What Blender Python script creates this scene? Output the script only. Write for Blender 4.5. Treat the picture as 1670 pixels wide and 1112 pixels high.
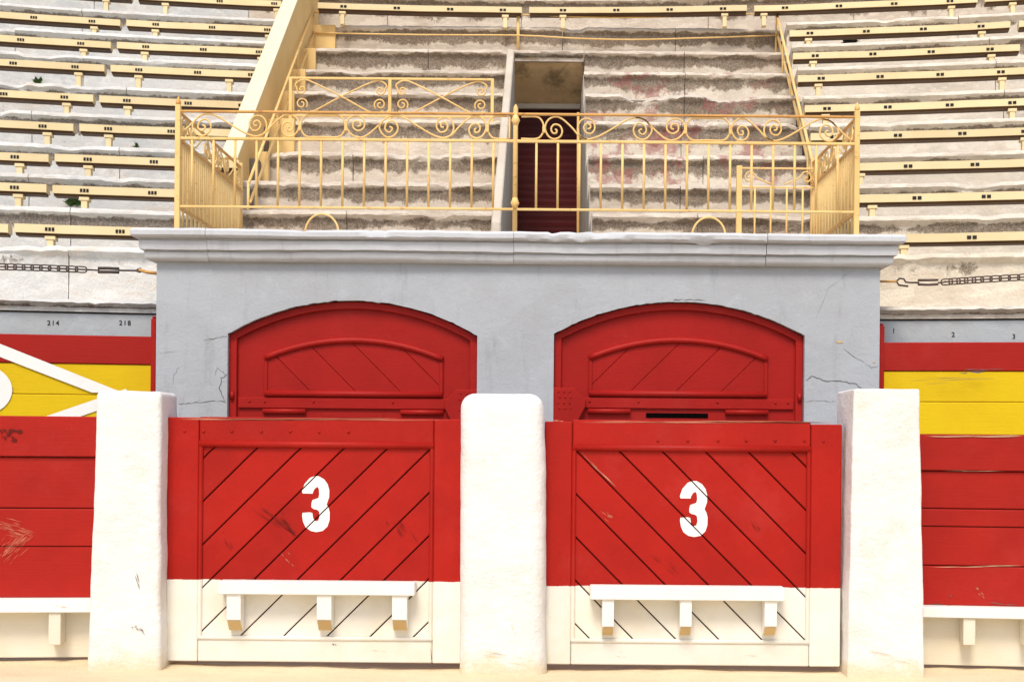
import bpy, bmesh, math, random
from mathutils import Vector, Matrix, noise
from mathutils.geometry import tessellate_polygon
random.seed(11)
for o in list(bpy.data.objects): bpy.data.objects.remove(o)
scene = bpy.context.scene
COL = scene.collection

# ------------------------------------------------------------------ camera
F, CX, CY, HC, ROLL = 2100.0, 890.0, 720.0, 1.45, math.radians(0.5)
cam_d = bpy.data.cameras.new('camera'); cam = bpy.data.objects.new('camera', cam_d); COL.objects.link(cam)
cam.location = (0, 0, HC)
cam.rotation_euler = (Matrix.Rotation(math.radians(90), 3, 'X') @ Matrix.Rotation(ROLL, 3, 'Z')).to_euler()
cam_d.sensor_width = 36; cam_d.lens = F / 1670 * 36
cam_d.shift_x = -(CX - 835) / 1670; cam_d.shift_y = (CY - 556) / 1670
cam_d.clip_end = 2000
scene.camera = cam

# ------------------------------------------------------------------ sky, sun, exposure
SUN = Vector((-0.12, -0.62, 0.90)).normalized()
el = math.asin(SUN.z); az = math.atan2(SUN.x, SUN.y)
w = bpy.data.worlds.new('World'); scene.world = w; w.use_nodes = True
nt = w.node_tree
sky = nt.nodes.new('ShaderNodeTexSky'); sky.sky_type = 'NISHITA'; sky.sun_disc = False
sky.sun_elevation = el; sky.sun_rotation = az; sky.dust_density = 3.0; sky.air_density = 1.0; sky.ozone_density = 1.0
bg = nt.nodes['Background']; bg.inputs['Strength'].default_value = 0.14
nt.links.new(sky.outputs[0], bg.inputs[0])
sd = bpy.data.lights.new('sun', 'SUN'); sd.energy = 2.0; sd.angle = math.radians(17); sd.color = (1, .93, .82)
sun = bpy.data.objects.new('sun', sd); COL.objects.link(sun)
sun.rotation_euler = SUN.to_track_quat('Z', 'Y').to_euler()
scene.view_settings.view_transform = 'Standard'; scene.view_settings.look = 'None'
scene.view_settings.gamma = 1.0; scene.view_settings.use_curve_mapping = False
scene.view_settings.exposure = 0.36

# ------------------------------------------------------------------ helpers
def P(px, py, D):
    """point of the place seen at photo position (px, py) standing at depth D"""
    dx, dy = px - CX, py - CY
    c, s = math.cos(ROLL), math.sin(ROLL)
    return Vector(((dx*c + dy*s) * D / F, D, HC - (-dx*s + dy*c) * D / F))
def XZ(px, py, D):
    p = P(px, py, D); return (p.x, p.z)
ROOTLOC = {}
def link(o, parent=None):
    COL.objects.link(o)
    if parent is not None:
        o.parent = parent
        l = ROOTLOC.get(parent.name)
        if l is not None: o.matrix_parent_inverse = Matrix.Translation(-l)
    return o
def tag(o, label, cat, group=None, kind=None):
    o['label'] = label
    if cat: o['category'] = cat
    if group: o['group'] = group
    if kind: o['kind'] = kind
    return o
def thing(name, label, cat, loc=(0, 0, 0), group=None):
    o = bpy.data.objects.new(name, None); o.empty_display_size = .2
    COL.objects.link(o); o.location = loc; ROOTLOC[o.name] = Vector(loc)
    return tag(o, label, cat, group)

class MB:
    def __init__(s): s.v = []; s.f = []; s.uv = []
    def add(s, vs, fs):
        b = len(s.v); s.v += [tuple(v) for v in vs]; s.f += [tuple(b+i for i in f) for f in fs]; return s
    def box(s, x0, x1, y0, y1, z0, z1):
        vs = [(x0,y0,z0),(x1,y0,z0),(x1,y1,z0),(x0,y1,z0),(x0,y0,z1),(x1,y0,z1),(x1,y1,z1),(x0,y1,z1)]
        return s.add(vs, [(0,3,2,1),(4,5,6,7),(0,1,5,4),(1,2,6,5),(2,3,7,6),(3,0,4,7)])
    def prism(s, poly, y0, y1, M=None):
        """poly: (x,z) counter-clockwise seen from the camera side (-y)"""
        n = len(poly)
        vs = [(x,y0,z) for x,z in poly] + [(x,y1,z) for x,z in poly]
        if M: vs = [M @ Vector(v) for v in vs]
        fs = [tuple(range(n)), tuple(range(2*n-1, n-1, -1))]
        fs += [(i, n+i, n+(i+1) % n, (i+1) % n) for i in range(n)]
        return s.add(vs, fs)
    def prism_x(s, poly, x0, x1):
        """poly: (y,z)"""
        n = len(poly)
        vs = [(x0,y,z) for y,z in poly] + [(x1,y,z) for y,z in poly]
        fs = [tuple(range(n)), tuple(range(2*n-1, n-1, -1))]
        fs += [(i, n+i, n+(i+1) % n, (i+1) % n) for i in range(n)]
        return s.add(vs, fs)
    def band(s, outer, inner, y0, y1):
        n = len(outer)
        vs = [(x,y0,z) for x,z in outer]+[(x,y0,z) for x,z in inner]+[(x,y1,z) for x,z in outer]+[(x,y1,z) for x,z in inner]
        fs = []
        for i in range(n-1):
            fs += [(i,i+1,n+i+1,n+i),(2*n+i,3*n+i,3*n+i+1,2*n+i+1),(i,2*n+i,2*n+i+1,i+1),(n+i,n+i+1,3*n+i+1,3*n+i)]
        fs += [(0,n,3*n,2*n),(n-1,3*n-1,4*n-1,2*n-1)]
        return s.add(vs, fs)
    def tube(s, pts, r, n=6, closed=False, rz=None):
        pts = [Vector(p) for p in pts]; m = len(pts); vs = []; fs = []; prev = None
        for i, p in enumerate(pts):
            a = pts[(i-1) % m] if (closed or i) else pts[i]; b = pts[(i+1) % m] if (closed or i < m-1) else pts[i]
            t = (b-a).normalized()
            if prev is None:
                u = t.cross(Vector((0,0,1)))
                if u.length < .05: u = t.cross(Vector((0,1,0)))
            else: u = prev - t*prev.dot(t)
            u.normalize(); prev = u; v = t.cross(u)
            rr = r[i] if isinstance(r, (list, tuple)) else r
            for k in range(n):
                q = 2*math.pi*(k+.5)/n; vs.append(p + (u*math.cos(q) + v*math.sin(q))*rr)
        for i in range(m if closed else m-1):
            for k in range(n):
                a, b = i*n+k, i*n+(k+1) % n; c, d = ((i+1) % m)*n+(k+1) % n, ((i+1) % m)*n+k
                fs.append((a, b, c, d))
        if not closed: fs += [tuple(range(n))[::-1], tuple(range((m-1)*n, m*n))]
        return s.add(vs, fs)
    def dome(s, c, r, h, n=8):
        c = Vector(c); vs = []; fs = []
        for j, (rr, hh) in enumerate(((1,0),(.9,.5),(.55,.88))):
            for k in range(n):
                q = 2*math.pi*k/n; vs.append(c + Vector((math.cos(q)*rr*r, -hh*h, math.sin(q)*rr*r)))
        vs.append(c + Vector((0,-h,0)))
        for j in range(2):
            for k in range(n): fs.append((j*n+k, j*n+(k+1) % n, (j+1)*n+(k+1) % n, (j+1)*n+k))
        for k in range(n): fs.append((2*n+k, 2*n+(k+1) % n, 3*n))
        return s.add(vs, fs)
    def build(s, name, mat, parent=None, bevel=0, smooth=False, seg=1):
        me = bpy.data.meshes.new(name); me.from_pydata(s.v, [], s.f)
        bm = bmesh.new(); bm.from_mesh(me)
        bmesh.ops.recalc_face_normals(bm, faces=bm.faces)
        if bevel:
            es = [e for e in bm.edges if len(e.link_faces) == 2 and e.calc_face_angle(0) > .5]
            bmesh.ops.bevel(bm, geom=es, offset=bevel, segments=seg, affect='EDGES', clamp_overlap=True)
        bm.to_mesh(me); bm.free()
        if smooth:
            me.polygons.foreach_set('use_smooth', [True]*len(me.polygons))
        me.materials.append(mat)
        return link(bpy.data.objects.new(name, me), parent)
def sm(o, ang=40):
    me = o.data; me.polygons.foreach_set('use_smooth', [True]*len(me.polygons))
    if hasattr(me, 'set_sharp_from_angle'): me.set_sharp_from_angle(angle=math.radians(ang))
    return o
def catmull(pts, n=5):
    out = []
    for i in range(len(pts)-1):
        p0 = pts[max(i-1,0)]; p1 = pts[i]; p2 = pts[i+1]; p3 = pts[min(i+2,len(pts)-1)]
        for k in range(n):
            t = k/n
            out.append(tuple(.5*(2*b+(c-a)*t+(2*a-5*b+4*c-d)*t*t+(-a+3*b-3*c+d)*t**3) for a,b,c,d in zip(p0,p1,p2,p3)))
    out.append(tuple(pts[-1])); return out
def clip(poly, nx, nz, d):
    """keep nx*x+nz*z <= d"""
    out = []
    for i in range(len(poly)):
        a, b = poly[i], poly[(i+1) % len(poly)]
        da, db = nx*a[0]+nz*a[1]-d, nx*b[0]+nz*b[1]-d
        if da <= 0: out.append(a)
        if (da < 0 < db) or (db < 0 < da):
            t = da/(da-db); out.append((a[0]+(b[0]-a[0])*t, a[1]+(b[1]-a[1])*t))
    return out
def nz(x, y=0, z=0): return noise.noise(Vector((x, y, z)))

# ------------------------------------------------------------------ materials
class NT:
    def __init__(s, name):
        s.m = bpy.data.materials.new(name); s.m.use_nodes = True; s.t = s.m.node_tree
        s.b = s.t.nodes['Principled BSDF']; s.pos = s.n('ShaderNodeNewGeometry').outputs['Position']
    def n(s, typ, **kw):
        x = s.t.nodes.new(typ)
        for k, v in kw.items(): setattr(x, k, v)
        return x
    def l(s, a, b): s.t.links.new(a, b)
    def val(s, sock, v):
        if hasattr(v, 'is_linked') or isinstance(v, bpy.types.NodeSocket): s.l(v, sock)
        else: sock.default_value = v
    def math(s, op, a, b=0.0, clampit=False):
        x = s.n('ShaderNodeMath', operation=op, use_clamp=clampit); s.val(x.inputs[0], a); s.val(x.inputs[1], b); return x.outputs[0]
    def noise(s, scale, detail=4, rough=.55, vec=None, sx=(1,1,1), off=(0,0,0), dist=0):
        mp = s.n('ShaderNodeMapping'); mp.inputs['Scale'].default_value = sx; mp.inputs['Location'].default_value = off
        s.l(vec or s.pos, mp.inputs[0])
        x = s.n('ShaderNodeTexNoise'); x.inputs['Scale'].default_value = scale; x.inputs['Detail'].default_value = detail
        x.inputs['Roughness'].default_value = rough; x.inputs['Distortion'].default_value = dist
        s.l(mp.outputs[0], x.inputs['Vector']); return x.outputs[0]
    def ramp(s, f, a, b):
        x = s.n('ShaderNodeMapRange', interpolation_type='SMOOTHSTEP'); s.l(f, x.inputs[0])
        x.inputs[1].default_value = a; x.inputs[2].default_value = b; return x.outputs[0]
    def mix(s, f, a, b):
        x = s.n('ShaderNodeMix', data_type='RGBA'); s.val(x.inputs[0], f)
        for i, c in ((6, a), (7, b)):
            if isinstance(c, (tuple, list)): x.inputs[i].default_value = (*c, 1)
            else: s.l(c, x.inputs[i])
        return x.outputs[2]
    def vary(s, col, amt):
        """per-object value variation"""
        r = s.n('ShaderNodeObjectInfo').outputs['Random']
        h = s.n('ShaderNodeHueSaturation'); s.l(col, h.inputs['Color'])
        s.l(s.math('ADD', s.math('MULTIPLY', r, 2*amt), 1-amt), h.inputs['Value']); return h.outputs[0]
    def bump(s, h, strength, dist=.01):
        x = s.n('ShaderNodeBump'); x.inputs['Strength'].default_value = strength; x.inputs['Distance'].default_value = dist
        s.l(h, x.inputs['Height']); s.l(x.outputs[0], s.b.inputs['Normal'])
    def out(s, col, rough=.6, spec=.3):
        if isinstance(col, tuple): s.b.inputs['Base Color'].default_value = (*col, 1)
        else: s.l(col, s.b.inputs['Base Color'])
        s.val(s.b.inputs['Roughness'], rough); s.b.inputs['Specular IOR Level'].default_value = spec
        return s.m

def painted_wood(name, col, dark, grain=(1,1,8), chip=(.5,.3,.22), vary=.05, lower=None, zsplit=0, rough=.5, chips=.72):
    m = NT(name)
    n1 = m.noise(2.2, 5, .6); n2 = m.noise(9, 6, .7, sx=grain)
    c = m.mix(m.ramp(n1, .35, .75), col, dark)
    c = m.mix(m.math('MULTIPLY', m.ramp(n2, .52, .72), .35), c, dark)
    n3 = m.noise(14, 8, .75, sx=(1,1,1.6), off=(3,1,7))
    c = m.mix(m.math('MULTIPLY', m.ramp(n3, chips, chips+.05), .55), c, chip)
    sc = m.noise(5, 8, .8, sx=(.6,1,3.5), off=(9,4,1), dist=.6)
    c = m.mix(m.math('MULTIPLY', m.ramp(sc, .64, .76), .20), c, tuple(min(.85, x*1.3+.10) for x in col))
    fd = m.noise(1.1, 6, .7, off=(6,1,3))
    c = m.mix(m.math('MULTIPLY', m.ramp(fd, .52, .72), .22), c, tuple(min(.85, x*1.12+.035) for x in col))
    sk = m.noise(4, 9, .8, sx=(1.6,1,1.6), off=(2,8,5), dist=1.5)
    c = m.mix(m.math('MULTIPLY', m.ramp(sk, .63, .72), .45), c, tuple(x*.45 for x in dark))
    if lower:
        sep = m.n('ShaderNodeSeparateXYZ'); m.l(m.pos, sep.inputs[0])
        zz = m.math('ADD', sep.outputs['Z'], m.math('MULTIPLY', m.noise(9, 5, .7), .020))
        lo = m.mix(m.ramp(m.noise(3, 6, .65), .4, .75), lower, tuple(x*y for x, y in zip(lower, (.95,.91,.82))))
        d = m.noise(11, 8, .8, sx=(1,1,2), off=(1,7,2))
        lo = m.mix(m.math('MULTIPLY', m.ramp(d, .66, .74), .35), lo, (.35,.25,.15))
        c = m.mix(m.ramp(zz, zsplit+.004, zsplit+.009), lo, c)
    if vary: c = m.vary(c, vary)
    m.bump(m.math('ADD', m.noise(12, 6, .65, sx=grain), m.math('MULTIPLY', m.noise(60, 3), .25)), .16, .012)
    return m.out(c, rough, .16)

def plaster(name, col, col2, dirt=(.3,.28,.26), dirt_amt=.3, bump=.4, dscale=3.0, rough=.85, spots=.7, sx=(1,1,1), streak=0, splash=False):
    m = NT(name)
    c = m.mix(m.ramp(m.noise(1.3, 6, .6), .35, .7), col, col2)
    c = m.mix(m.math('MULTIPLY', m.ramp(m.noise(dscale, 8, .72, sx=sx, off=(5,2,8)), spots-.12, spots+.08), dirt_amt), c, dirt)
    c = m.mix(m.math('MULTIPLY', m.ramp(m.noise(7, 7, .7, off=(2,2,9)), .56, .7), .35), c, tuple(min(1, x*1.18) for x in col))
    if streak:
        st = m.noise(3.2, 7, .7, sx=(2.2,2.2,.35), off=(4,4,4)); c = m.mix(m.math('MULTIPLY', m.ramp(st, .52, .72), streak), c, tuple(x*.62 for x in col2))
        pt = m.noise(.9, 4, .5, off=(8,3,3), dist=.8); c = m.mix(m.math('MULTIPLY', m.ramp(pt, .55, .57), streak*.25), c, tuple(min(.85, x*1.22) for x in col))
    if splash:
        sp = m.n('ShaderNodeSeparateXYZ'); m.l(m.pos, sp.inputs[0])
        zz = m.math('ADD', m.math('MULTIPLY', sp.outputs['Z'], 2.4), m.noise(5, 8, .75, off=(1,1,6)))
        c = m.mix(m.math('MULTIPLY', m.math('SUBTRACT', 1.0, m.ramp(zz, .52, .86)), .75), c, (.70,.57,.36))
    h = m.math('ADD', m.noise(5, 7, .6), m.math('MULTIPLY', m.noise(45, 4, .6), .25))
    m.bump(h, bump, .02)
    return m.out(c, rough, .2)

def stone(name, light, mid, tint, mould=(.080,.056,.036), amt=1.0, stain=None, seed=0, slope=3.0):
    """weathered seat stone; UV.x runs along the step in metres, UV.y up the profile (0 riser foot, 1 nosing)"""
    m = NT(name)
    uvn = m.n('ShaderNodeUVMap').outputs[0]; sp = m.n('ShaderNodeSeparateXYZ'); m.l(uvn, sp.inputs[0]); v = sp.outputs['Y']
    c = m.mix(m.ramp(m.noise(1.5, 6, .65, off=(seed,0,0)), .38, .66), light, mid)
    c = m.mix(m.math('MULTIPLY', m.ramp(m.noise(2.3, 7, .7, sx=(.5,.5,1.6), off=(seed+4,3,1)), .5, .68), .65), c, tint)
    # lime wash left on edges and flaked elsewhere
    fl = m.noise(6, 8, .75, sx=(.6,.6,1.3), off=(seed,9,2))
    c = m.mix(m.math('MULTIPLY', m.ramp(fl, .5, .58), .5), c, tuple(min(.85, x*1.22) for x in light))
    # black crust growing on the riser face, ragged outline; on the left also painted nosing shade
    bell = m.math('SUBTRACT', 1.0, m.math('MULTIPLY', m.math('ABSOLUTE', m.math('SUBTRACT', v, .60)), slope), True)
    g1 = m.noise(2.0, 4, .6, sx=(1,1,.6), off=(seed+1,5,5)); g2 = m.noise(11, 10, .8, sx=(1,1,.8), off=(seed+2,1,8))
    s = m.math('ADD', m.math('MULTIPLY', bell, .44*amt), m.math('ADD', m.math('MULTIPLY', g1, .90), m.math('MULTIPLY', g2, .65)))
    mk = m.math('MULTIPLY', m.ramp(s, .95, 1.06), m.math('ADD', m.math('MULTIPLY', m.ramp(m.noise(60, 7, .9, off=(seed,1,1)), .40, .54), .42), .58))
    c = m.mix(m.math('MULTIPLY', mk, .88), c, m.mix(m.ramp(m.noise(25, 6, .8), .4, .65), mould, tuple(x*2.6 for x in mould)))
    sp2 = m.ramp(m.noise(38, 6, .8, off=(seed,4,4)), .60, .70)
    c = m.mix(m.math('MULTIPLY', sp2, .4), c, tuple(x*1.5 for x in mould))
    if stain:
        st = m.ramp(m.noise(2.6, 8, .75, off=(seed+7,7,7)), .525, .60)
        c = m.mix(m.math('MULTIPLY', st, .6), c, stain)
    c = m.vary(c, .07)
    h = m.math('ADD', m.noise(8, 8, .7), m.math('MULTIPLY', m.noise(50, 5, .7), .4))
    m.bump(h, .7, .03)
    return m.out(c, .9, .15)

RED, RED2 = (.37,.0120,.0066), (.305,.0098,.006)
ZG = 0
M = {}
M['gate'] = None
M['door_red'] = painted_wood('door_red_paint', (.35,.0112,.0082), (.30,.0095,.007), chips=.74, vary=.03)
M['fence_red'] = painted_wood('fence_red_paint', (.365,.0148,.009), (.31,.0118,.008), grain=(.25,1,8), chips=.70)
M['alley_red'] = painted_wood('alley_red_paint', (.36,.0135,.009), (.33,.012,.008), grain=(.25,1,8), chips=.72)
M['alley_yellow'] = painted_wood('alley_yellow_paint', (.72,.50,.007), (.68,.45,.007), grain=(.25,1,8), chip=(.35,.2,.08), chips=.70)
M['white_paint'] = painted_wood('white_board_paint', (.82,.81,.77), (.78,.76,.70), chip=(.5,.42,.3), chips=.72, vary=.02)
M['cream_paint'] = painted_wood('cream_board_paint', (.74,.69,.57), (.70,.63,.48), chip=(.45,.34,.2), chips=.68, vary=.03)
M['shade_and_chip_tan'] = painted_wood('tan_shade_and_chip', (.62,.45,.22), (.55,.38,.18), chip=(.3,.2,.1), vary=.05)  # tan shade painted on bracket chamfers; also bare chips
M['sign_white'] = plaster('stencil_white', (.84,.84,.82), (.80,.80,.77), (.6,.5,.45), .3, .15)
M['post'] = plaster('lime_wash', (.78,.77,.75), (.74,.73,.70), (.60,.51,.36), .4, 1.0, 1.6, spots=.62, splash=True)
M['grey'] = plaster('grey_render', (.41,.44,.48), (.38,.40,.425), (.30,.29,.28), .35, .55, 2.5, streak=.5)
M['cornice'] = plaster('cornice_render', (.56,.585,.62), (.51,.525,.55), (.30,.27,.24), .4, .45, 3, streak=.4)
M['wall_grey'] = plaster('lower_wall_render', (.42,.455,.49), (.40,.42,.43), (.26,.24,.2), .4, .5, 2.5, sx=(.5,.5,2))
M['jamb'] = plaster('jamb_render', (.58,.52,.43), (.50,.43,.34), (.22,.17,.12), .7, .5, 3.5)
M['soffit'] = plaster('soffit_concrete', (.78,.56,.32), (.62,.43,.23), (.14,.10,.06), .8, .4, 1.3, spots=.58)
M['crack'] = plaster('crack_dark', (.10,.09,.085), (.15,.14,.13), (.02,.02,.02), .3, .3)  # dark tone of cracks, chips and splits
M['bench'] = painted_wood('bench_yellow_paint', (.76,.63,.38), (.70,.56,.32), grain=(.2,1,8), chip=(.35,.25,.15), chips=.73, vary=.05)
M['rail'] = painted_wood('railing_yellow_paint', (.82,.57,.24), (.74,.47,.17), chip=(.32,.12,.04), chips=.59, vary=.03, rough=.45)
M['rust'] = painted_wood('rusty_rail', (.70,.40,.13), (.55,.26,.08), chip=(.25,.09,.03), chips=.58, vary=.03)
M['parapet_yellow'] = plaster('parapet_yellow_wash', (.80,.57,.25), (.74,.51,.21), (.45,.27,.1), .3, .3)
M['parapet_cream'] = plaster('parapet_cream_wash', (.74,.66,.47), (.70,.61,.42), (.6,.5,.35), .25, .3)
M['black'] = plaster('black_stencil', (.018,.018,.018), (.03,.03,.03), (.06,.05,.05), .3, .2)
vm = NT('dark_slot'); M['void'] = vm.out((.004,.003,.003), 1.0, 0.0)
M['iron'] = plaster('rusted_iron', (.075,.062,.058), (.11,.075,.065), (.18,.09,.06), .5, .5, 20)
M['shutter'] = painted_wood('shutter_dark_red', (.07,.0055,.0055), (.055,.0045,.0045), chip=(.06,.02,.02), vary=.15)
M['sand'] = None
M['groove'] = plaster('dark_red_wood', (.045,.008,.006), (.03,.006,.005), (.02,.01,.008), .4, .2)
M['under_shade'] = painted_wood('bench_under_shade', (.085,.040,.012), (.06,.028,.009), grain=(.3,1,8), chip=(.16,.09,.04))  # dark brown that paints shade on the bench undersides
M['leaf'] = plaster('weed_leaf', (.07,.13,.03), (.05,.10,.025), (.12,.12,.04), .4, .1)
M['hole_shade'] = plaster('hole_shade_black', (.02,.02,.015), (.03,.03,.02), (.05,.045,.03), .4, .1)  # near-black that paints the shade of a hole
M['stone_c'] = stone('stone_pink', (.60,.53,.44), (.53,.45,.37), (.46,.37,.28), amt=1.08, seed=0, slope=3.3)
M['stone_cs'] = stone('stone_pink_stained', (.62,.56,.47), (.55,.48,.40), (.46,.39,.31), amt=.95, stain=(.30,.09,.09), seed=3)
M['stone_l'] = stone('stone_blue_wash', (.62,.61,.58), (.55,.56,.56), (.60,.50,.40), amt=.95, seed=6, slope=4.8)  # crust band deepened to paint brown shade under the left nosings
M['stone_r'] = stone('stone_cream', (.68,.62,.53), (.62,.55,.46), (.48,.45,.38), amt=.92, seed=9, slope=4.6)
M['stone_l0'] = stone('stone_pale_wash', (.66,.66,.64), (.60,.60,.58), (.66,.55,.44), amt=.32, seed=12, slope=5)
M['stone_r0'] = stone('stone_pale_cream', (.70,.64,.53), (.64,.57,.46), (.60,.50,.38), amt=.40, seed=15, slope=5)
M['core'] = plaster('joint_mortar', (.16,.13,.11), (.2,.17,.14), (.08,.07,.06), .5, .5)
def sand_mat():
    m = NT('arena_sand')
    c = m.mix(m.ramp(m.noise(.8, 6, .6), .35, .7), (.74,.62,.42), (.68,.55,.36))
    c = m.mix(m.math('MULTIPLY', m.ramp(m.noise(30, 8, .8), .55, .75), .4), c, (.5,.38,.23))
    c = m.mix(m.math('MULTIPLY', m.ramp(m.noise(5, 7, .7, sx=(.5,1.5,1)), .5, .66), .3), c, (.55,.42,.26))
    m.bump(m.math('ADD', m.noise(18, 8, .7), m.math('MULTIPLY', m.noise(120, 4), .4)), .6, .02)
    return m.out(c, .95, .1)
M['sand'] = sand_mat()

# ------------------------------------------------------------------ ground
def ground():
    xs = [-600,-60,-12] + [-6+.12*i for i in range(101)] + [12,60,600]
    ys = [-600,-60,-5,4] + [6.6+.07*i for i in range(60)] + [14,60,600]
    vs = []; fs = []
    for y in ys:
        for x in xs:
            z = 0
            if abs(x) < 7 and 6 < y < 11: z = .014*nz(x*1.3, y*2) + .010*nz(x*5, y*6) + .006*nz(x*11, y*11) - .004
            vs.append((x,y,z))
    n = len(xs)
    for j in range(len(ys)-1):
        for i in range(n-1): fs.append((j*n+i, j*n+i+1, (j+1)*n+i+1, (j+1)*n+i))
    b = MB(); b.add(vs, fs); o = b.build('ground', M['sand'], smooth=True)
    o['kind'] = 'structure'; o['label'] = 'pale yellow sand of the arena floor'
ground()

# ------------------------------------------------------------------ terrace rings
XC, YC = -.45, -13.8
N_SIDE = [407,346,294,246,195,150,104,67,31,-13,-53,-93]
BENCH_Y = [383,318,269,219,173,123.5,87,51.5,8.5,-32]
D_SIDE = [11.5+.69*k for k in range(len(N_SIDE)+1)]
def ring_R(D): return math.hypot(3.8, D-YC)
R = [ring_R(d) for d in D_SIDE]
ZS = [HC+(720-n)*d/F for n, d in zip(N_SIDE, D_SIDE)]
R_COP, Z_COP = ring_R(10.78), HC+(720-492.5)*10.78/F
def on_ring(px, Rr):
    """angle on a ring of radius Rr seen at photo column px"""
    D = Rr+YC
    for _ in range(6):
        X = (px-CX)*D/F; a = math.asin((X-XC)/Rr); D = YC+Rr*math.cos(a)
    return a
def ang_at_x(X, Rr): return math.asin(max(-.99, min(.99, (X-XC)/Rr)))
def rp(Rr, a, z): return Vector((XC+Rr*math.sin(a), YC+Rr*math.cos(a), z))

def step_block(name, mat, parent, fn, L, z0, z1, depth, seed, wear=1.0, lip=.085):
    """one worn seat stone. fn(s, off, z) places a point s metres along, off metres behind the nosing"""
    n = max(2, int(L/.045)); prof = [(.055,z0-.03,0),(.055,z0+(z1-lip-z0)*.33,.22),(.055,z0+(z1-lip-z0)*.66,.44),(.052,z1-lip-.01,.66),(.02,z1-lip+.015,.74),
            (.0,z1-lip*.55,.84),(.008,z1-.025,.93),(.045,z1,1.0),(depth*.5,z1+.004,1.2),(depth,z1,1.4),(depth,z0-.03,1.6)]
    bm = bmesh.new(); uvl = bm.loops.layers.uv.new('UVMap'); rows = []
    for i in range(n+1):
        s_ = L*i/n; row = []
        for j, (o, z, v) in enumerate(prof):
            q = Vector((s_*2.2+seed*13.7, z*3.1, j*.9+seed))
            d = nz(q.x*.8, q.y, q.z)*.006*wear + nz(q.x*4.3, q.y*3, q.z)*.009*wear + nz(q.x*13, q.y*3, q.z*2)*.009*wear
            dz = nz(q.x*.6+50, q.y, q.z)*.003*wear + nz(q.x*3.7+50, q.y, q.z*.4)*.005*wear + nz(q.x*12+50, q.y, q.z*.4)*.006*wear
            if 4 <= j <= 7:      # chipped nosing
                ch = nz(s_*1.6+seed*7.1, 3.3, seed)
                ch += .25*nz(s_*9+seed*3, 1.3, seed)
                if ch > .3: d += (ch-.3)*.17*wear; dz -= (ch-.3)*.07*wear
            if j in (0, 9, 10): d = dz = 0
            row.append((bm.verts.new(fn(s_, o+d, z+dz)), s_, v))
        rows.append(row)
    m = len(prof)
    for i in range(n):
        for j in range(m):
            k = (j+1) % m
            q = [rows[i][j], rows[i+1][j], rows[i+1][k], rows[i][k]]
            f = bm.faces.new([a[0] for a in q]); f.smooth = True
            for lp, a in zip(f.loops, q): lp[uvl].uv = (a[1]+seed, a[2] if not (j == m-1) else 0)
    for row in (rows[0], rows[-1]):
        f = bm.faces.new([a[0] for a in row])
        for lp, a in zip(f.loops, row): lp[uvl].uv = (a[1]+seed, a[2])
    bmesh.ops.recalc_face_normals(bm, faces=bm.faces)
    me = bpy.data.meshes.new(name); bm.to_mesh(me); bm.free(); me.materials.append(mat)
    me.set_sharp_from_angle(angle=math.radians(33))
    return link(bpy.data.objects.new(name, me), parent)
SEED = [0]
def ring_blocks(parent, mat, Rr, Rn, a0, a1, z0, z1, lens=(1.5,2.6), lip=.085, name='step_block', wear=1.0):
    a = a0
    while a < a1-.004:
        L = random.uniform(*lens); da = L/Rr
        if a1-a-da < .7/Rr: da = a1-a
        L = da*Rr-.008; SEED[0] += 1
        aa = a
        step_block(name, mat(aa) if callable(mat) else mat, parent, lambda s, o, z, aa=aa: rp(Rr+o, aa+(s+.004)/Rr, z), L, z0, z1, Rn-Rr+.1, SEED[0]*.731, wear, lip)
        a += da
def ring_solid(parent, a0, a1, ks, name='core'):
    """mortar body behind the joints, 9 cm inside the stone faces"""
    prof = []
    for k in ks:
        zb = ZS[k-1] if k else Z_COP
        prof += [(R[k]+.10, zb-.06), (R[k]+.10, ZS[k]-.06)]
    kl = ks[-1]
    prof += [(R[kl+1]+.2, ZS[kl]-.06), (R[kl+1]+.2, prof[0][1])]
    b = MB(); n = 24; m = len(prof); vs = []; fs = []
    for i in range(n+1):
        a = a0+(a1-a0)*i/n; vs += [rp(r, a, z) for r, z in prof]
    for i in range(n):
        for j in range(m): fs.append((i*m+j, (i+1)*m+j, (i+1)*m+(j+1) % m, i*m+(j+1) % m))
    fs += [tuple(range(m)), tuple(range(n*m, n*m+m))]
    b.add(vs, fs); return b.build(name, M['core'], parent)

XL_OUT, XL_IN = -3.37, -3.2
BX0, BX1 = P(255, 500, 10.4).x, P(1435, 500, 10.4).x      # balcony block sides
def XR(D): return 2.78+(D-13)*.085
tl = thing('stone_terrace', 'pale bluish stone seat terrace left of the cream sloping parapet', 'terrace', (-6, 12, 0), 'stone seat terraces')
tr = thing('stone_terrace', 'cream stone seat terrace on the right beyond the thin handrail', 'terrace', (6, 12, 0), 'stone seat terraces')
tc = thing('stone_terrace', 'mould-stained bare stone steps without benches around the dark doorway', 'terrace', (0, 12.6, 0), 'stone seat terraces')
tu = thing('stone_terrace', 'uppermost curved stone tier above the cable fence', 'terrace', (0, 18, 0), 'stone seat terraces')
XW = 10.5
for k in range(9):
    z0 = ZS[k-1] if k else Z_COP
    xl = BX0+.02 if D_SIDE[k] < 12.5 else XL_OUT-.004
    xr = BX1-.02 if D_SIDE[k] < 12.5 else XR(D_SIDE[k])+.02
    lens = (1.9, 3.0) if k else (1.2, 1.9)
    ring_blocks(tl, M['stone_l' if k else 'stone_l0'], R[k], R[k+1], ang_at_x(-XW, R[k]), ang_at_x(xl, R[k]), z0, ZS[k], lens, wear=.8)
    ring_blocks(tr, M['stone_r' if k else 'stone_r0'], R[k], R[k+1], ang_at_x(xr, R[k]), ang_at_x(XW, R[k]), z0, ZS[k], lens, wear=.8)
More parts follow.
